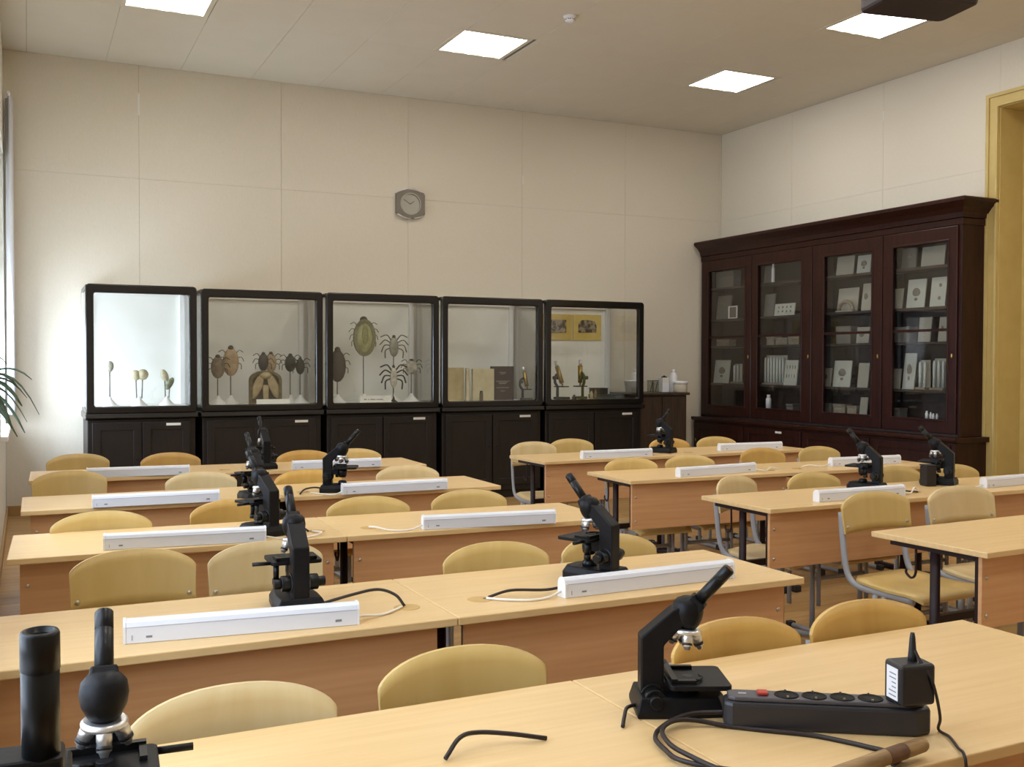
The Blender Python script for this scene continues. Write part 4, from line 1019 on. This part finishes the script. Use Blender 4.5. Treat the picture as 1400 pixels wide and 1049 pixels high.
cord('lamp_cord', zz([(1.444, 5.045, Z0 + .01), (1.40, 5.03), (1.36, 5.06), (1.31, 5.16)]), .0036, M_wcord, BAR['L4r'])
cord('power_cord', zz([(1.39, 5.19, Z0 + .012), (1.34, 5.20, Z0 + .02), (1.29, 5.20, Z0 + .012), (1.25, 5.13)]), .0045, M_cord, SCO['L4r'])
cord('lamp_cord', zz([(4.74, 5.12, Z0 + .012), (4.66, 5.10), (4.58, 5.13, Z0 + .008), (4.50, 5.12)]), .004, M_wcord, BAR['Rbr'])
cord('lamp_cord', zz([(4.03, 5.04, Z0 + .012), (4.10, 5.035), (4.17, 5.08, Z0 + .012), (4.22, 5.07)]), .004, M_wcord, BAR['Rbl'])
cord('lamp_cord', zz([(4.045, 3.835, Z0 + .012), (4.12, 3.86), (4.19, 3.90, Z0 + .02), (4.215, 3.895)]), .004, M_wcord, BAR['Rcl'])
cord('power_cord', zz([(4.07, 3.99, Z0 + .012), (4.12, 3.93, Z0 + .006), (4.17, 3.87, Z0 + .004), (4.205, 3.90)]), .0042, M_cord, SCO['Rcl'])
cord('lamp_cord', zz([(4.682, 3.885, Z0 + .012), (4.62, 3.90), (4.56, 3.95), (4.50, 3.96)]), .004, M_wcord, BAR['Rcr'])
t = thing('adapter_box', 'small dark box beside the right microscope before the bookcase', 'box', (4.50, 4.08, TOPZ), math.radians(-15))
obj('casing', G().box(-.045, .015, -.04, .03, 0, .11), mat('box_maroon', lin(26, 17, 17), .5), t, bevel=.005); obj('lid', G().box(-.047, .017, -.042, .032, .1105, .118), M_cap, t, bevel=.003)
tag(cord('loose_cord', zz([(.638, 1.60), (.675, 1.625, Z0 + .022), (.715, 1.64, Z0 + .02), (.77, 1.625, Z0 + .014), (.837, 1.611)]), .0042, M_cord), 'short loose black cord arching on the nearest desk', 'cord')
cord('power_cord', zz([(.984, 1.602), (1.005, 1.63, Z0 + .008), (1.03, 1.66, Z0 + .012), (1.06, 1.675, Z0 + .01)]), .004, M_cord, SCO['L1r'])
# ------------------------------------------------------------------ power strip with adapter, wooden rod
t = thing('power_strip', 'black multi-socket power strip with red switch on the nearest desk', 'power strip', (1.178, 1.548, TOPZ), math.atan2(-.195, .305))
L = .372; hw = .03
body = [(-hw, 0), (hw, 0), (hw, .012), (hw - .007, .048), (-hw + .007, .048), (-hw, .012)]
m_strip = mat('strip_black', lin(40, 38, 42), .45)
obj('body', G().prism([(0, -.02), (.015, -hw), (L - .03, -hw), (L, -.012), (L, .012), (L - .03, hw), (.015, hw), (0, .02)], 0, .042, 'z'), m_strip, t, bevel=.006)
obj('top_plate', G().prism([(.008, -.016), (.02, -.024), (L - .04, -.024), (L - .012, -.01), (L - .012, .01), (L - .04, .024), (.02, .024), (.008, .016)], .0425, .049, 'z'), mat('strip_top', lin(74, 71, 75), .45), t, bevel=.002)
obj('rocker_switch', G().box(.062, .082, -.011, .011, .0495, .054), mat('switch_red', lin(176, 52, 40), .35), t, bevel=.002, label='red rocker switch')
obj('badge', G().box(.028, .042, -.003, .003, .049, .0496), mat('strip_badge', lin(170, 168, 168), .5), t)
m_sock = mat('socket_shade_black', lin(8, 7, 8), .5, 0, .2)  # shade of the socket recesses put into the colour of flat discs
for k in range(5):
    x = .116 + .0505 * k
    s = obj('socket', G().lathe([(.0228, .0492), (.0222, .0505), (.0212, .0505), (.0205, .0496), (.002, .0496)], 22, Matrix.Translation((x, 0, 0))), m_sock, t)
    for sg in (-1, 1): obj('earth_clip', G().box(x - .002, x + .002, sg * .0185 - .001, sg * .0185 + .001, .0498, .053), M_screw, s)
cord('strip_cord', [(1.183, 1.545, TOPZ + .022), (1.13, 1.575, TOPZ + .018), (1.08, 1.57, TOPZ + .014), (1.035, 1.55, Z0 + .004), (1.006, 1.515, Z0 + .004), (.994, 1.47, Z0 + .004), (.99, 1.42, Z0 + .004), (1.03, 1.36, Z0 + .004),
     (1.12, 1.28, Z0 + .004), (1.08, 1.245, Z0 + .010), (1.02, 1.33, Z0 + .012), (1.004, 1.41, Z0 + .012), (1.004, 1.47, Z0 + .012), (1.03, 1.53, Z0 + .012), (1.075, 1.56, Z0 + .012), (1.12, 1.555, Z0 + .008), (1.17, 1.522, Z0),
     (1.225, 1.47, Z0), (1.28, 1.42, Z0), (1.315, 1.365, Z0), (1.33, 1.335, Z0), (1.345, 1.30, Z0), (1.335, 1.27, Z0), (1.31, 1.26, Z0)], .0045, M_cord, t, k=7)
for ch in t.children:
    if not ch.name.startswith('strip_cord'): ch.scale.z = 1.2
t = thing('power_adapter', 'black square plug adapter with white label in the power strip', 'adapter', (1.447, 1.352, TOPZ + .063), math.atan2(-.195, .305) + .35)
obj('casing', G().box(-.036, .034, -.028, .028, 0, .075), mat('adapter_black', lin(30, 28, 30), .42), t, bevel=.007, seg=3)
obj('plug', G().lathe([(.017, -.0065), (.017, 0)], 16), m_sock, t)
lb = obj('rating_label', G().box(-.0368, -.0358, -.017, .017, .008, .066), M_white, t, label='white rating label')
gg = G(); random.seed(2)
for k in range(6): gg.box(-.0372, -.0367, -.012, -.012 + random.uniform(.012, .022), .014 + k * .008, .016 + k * .008)
obj('fine_print', gg, M_mark, lb)
obj('cable_relief', G().lathe([(.009, .072), (.0075, .085), (.005, .118), (.0035, .126)], 12, Matrix.Translation((.004, 0, 0))), M_cap, t)
cord('adapter_cord', [(1.451, 1.350, TOPZ + .165), (1.453, 1.338, TOPZ + .145), (1.462, 1.316, TOPZ + .11), (1.490, 1.322, TOPZ + .04), (1.512, 1.345, Z0), (1.50, 1.31, Z0), (1.47, 1.265, Z0), (1.452, 1.236, Z0), (1.448, 1.228, TOPZ - .03), (1.45, 1.226, TOPZ - .2)], .0028, M_cord, t)
t = thing('wooden_rod', 'worn round wooden rod lying at the front edge of nearest desk', 'rod', (1.39, 1.266, TOPZ + .018))
ma = noise_mat('rod_wood', lin(168, 136, 88), lin(104, 74, 44), (6, 30, 30), 2, .5)
obj('shaft', G().lathe([(.006, 0), (.0115, .002), (.0132, .008), (.0135, .12), (.0125, .30), (.0115, .62)], 16, axis((0.0, 0, .006), (-.97, -.12, -.018))), ma, t)
obj('grip_wear', G().lathe([(.01345, .055), (.0138, .06), (.0137, .10), (.0133, .105)], 16, axis((0.0, 0, .006), (-.97, -.12, -.018))), noise_mat('rod_dark', lin(104, 70, 42), lin(82, 52, 30), (20, 20, 20), 2, .5), t)
# ------------------------------------------------------------------ plant on the window sill
t = thing('potted_plant', 'potted plant with long drooping strap leaves at the left edge', 'plant', (-.30, 5.25, SILL))
t.location = (-.27, 5.15, SILL + .004)
obj('pot', G().lathe([(.075, 0), (.10, .16), (.108, .165), (.108, .185), (.096, .185), (.09, .15)], 20), mat('terracotta', lin(150, 92, 62), .7), t)
obj('soil', G().lathe([(.09, .165), (.001, .17)], 16), mat('soil', lin(50, 38, 28), .95), t)
obj('stem', G().tube(spline([(0, 0, .16), (.01, 0, .3), (.03, .01, .45)]), .012, 7), mat('stem', lin(104, 98, 66), .7), t)
def leaf(dx, dy, h, drop, w=.02, z0=.45):
    n = 9; vs = []; 
    for i in range(n):
        s = i / (n - 1); x = .03 + dx * s; y = .01 + dy * s
        z = z0 + h * math.sin(PI * min(1, s * 1.0) * .62) * 1.0 - drop * s ** 2.2
        ww = w * math.sin(PI * (.08 + .9 * s)) ** .7
        nx, ny = -dy, dx; ln = math.hypot(nx, ny) or 1; nx /= ln; ny /= ln
        vs += [(x - nx * ww, y - ny * ww, z), (x, y, z - ww * .3), (x + nx * ww, y + ny * ww, z)]
    fs = []
    for i in range(n - 1):
        for j in range(2): fs.append((i * 3 + j, i * 3 + j + 1, i * 3 + 4 + j, i * 3 + 3 + j))
    o = obj('leaf', G().add(vs, fs, True), M_leaf, t)
    sm = o.modifiers.new('thick', 'SOLIDIFY'); sm.thickness = .0015
LV = [(.24, .05, .10, .14, .025), (.26, -.10, .13, .08, .024), (.24, -.02, .07, .22, .026), (.20, .16, .11, .10, .024), (.29, -.04, .15, .26, .027), (.18, -.18, .05, .22, .026), (.23, .1, .03, .24, .026), (.16, .02, .18, .06, .023), (.20, -.06, -.02, .20, .027), (.1, .2, .16, .1, .024), (.05, -.25, .16, .16, .024), (-.05, .15, .16, .12, .024), (.22, -.15, .09, .16, .025)]
for a in LV: leaf(*a)

# curtain gathered at the far end of the left wall
t = thing('white_curtain', 'white curtain gathered against the left end of back wall', 'curtain', (-.13, 10.2, 0))
n = 40; vs = []
for i in range(n + 1):
    u = i / n
    for z in (.95, 3.80): vs.append((.022 * math.sin(u * 2 * PI * 5) + .012 * math.sin(u * 11), (.26 * u), z))
fs = [(2 * i, 2 * i + 2, 2 * i + 3, 2 * i + 1) for i in range(n)]
o = obj('cloth', G().add(vs, fs, True), M_curtain, t); o.modifiers.new('thick', 'SOLIDIFY').thickness = .002
obj('curtain_rail', G().cyl((0, -.1, 3.81), (0, .28, 3.81), .012), M_white, t)
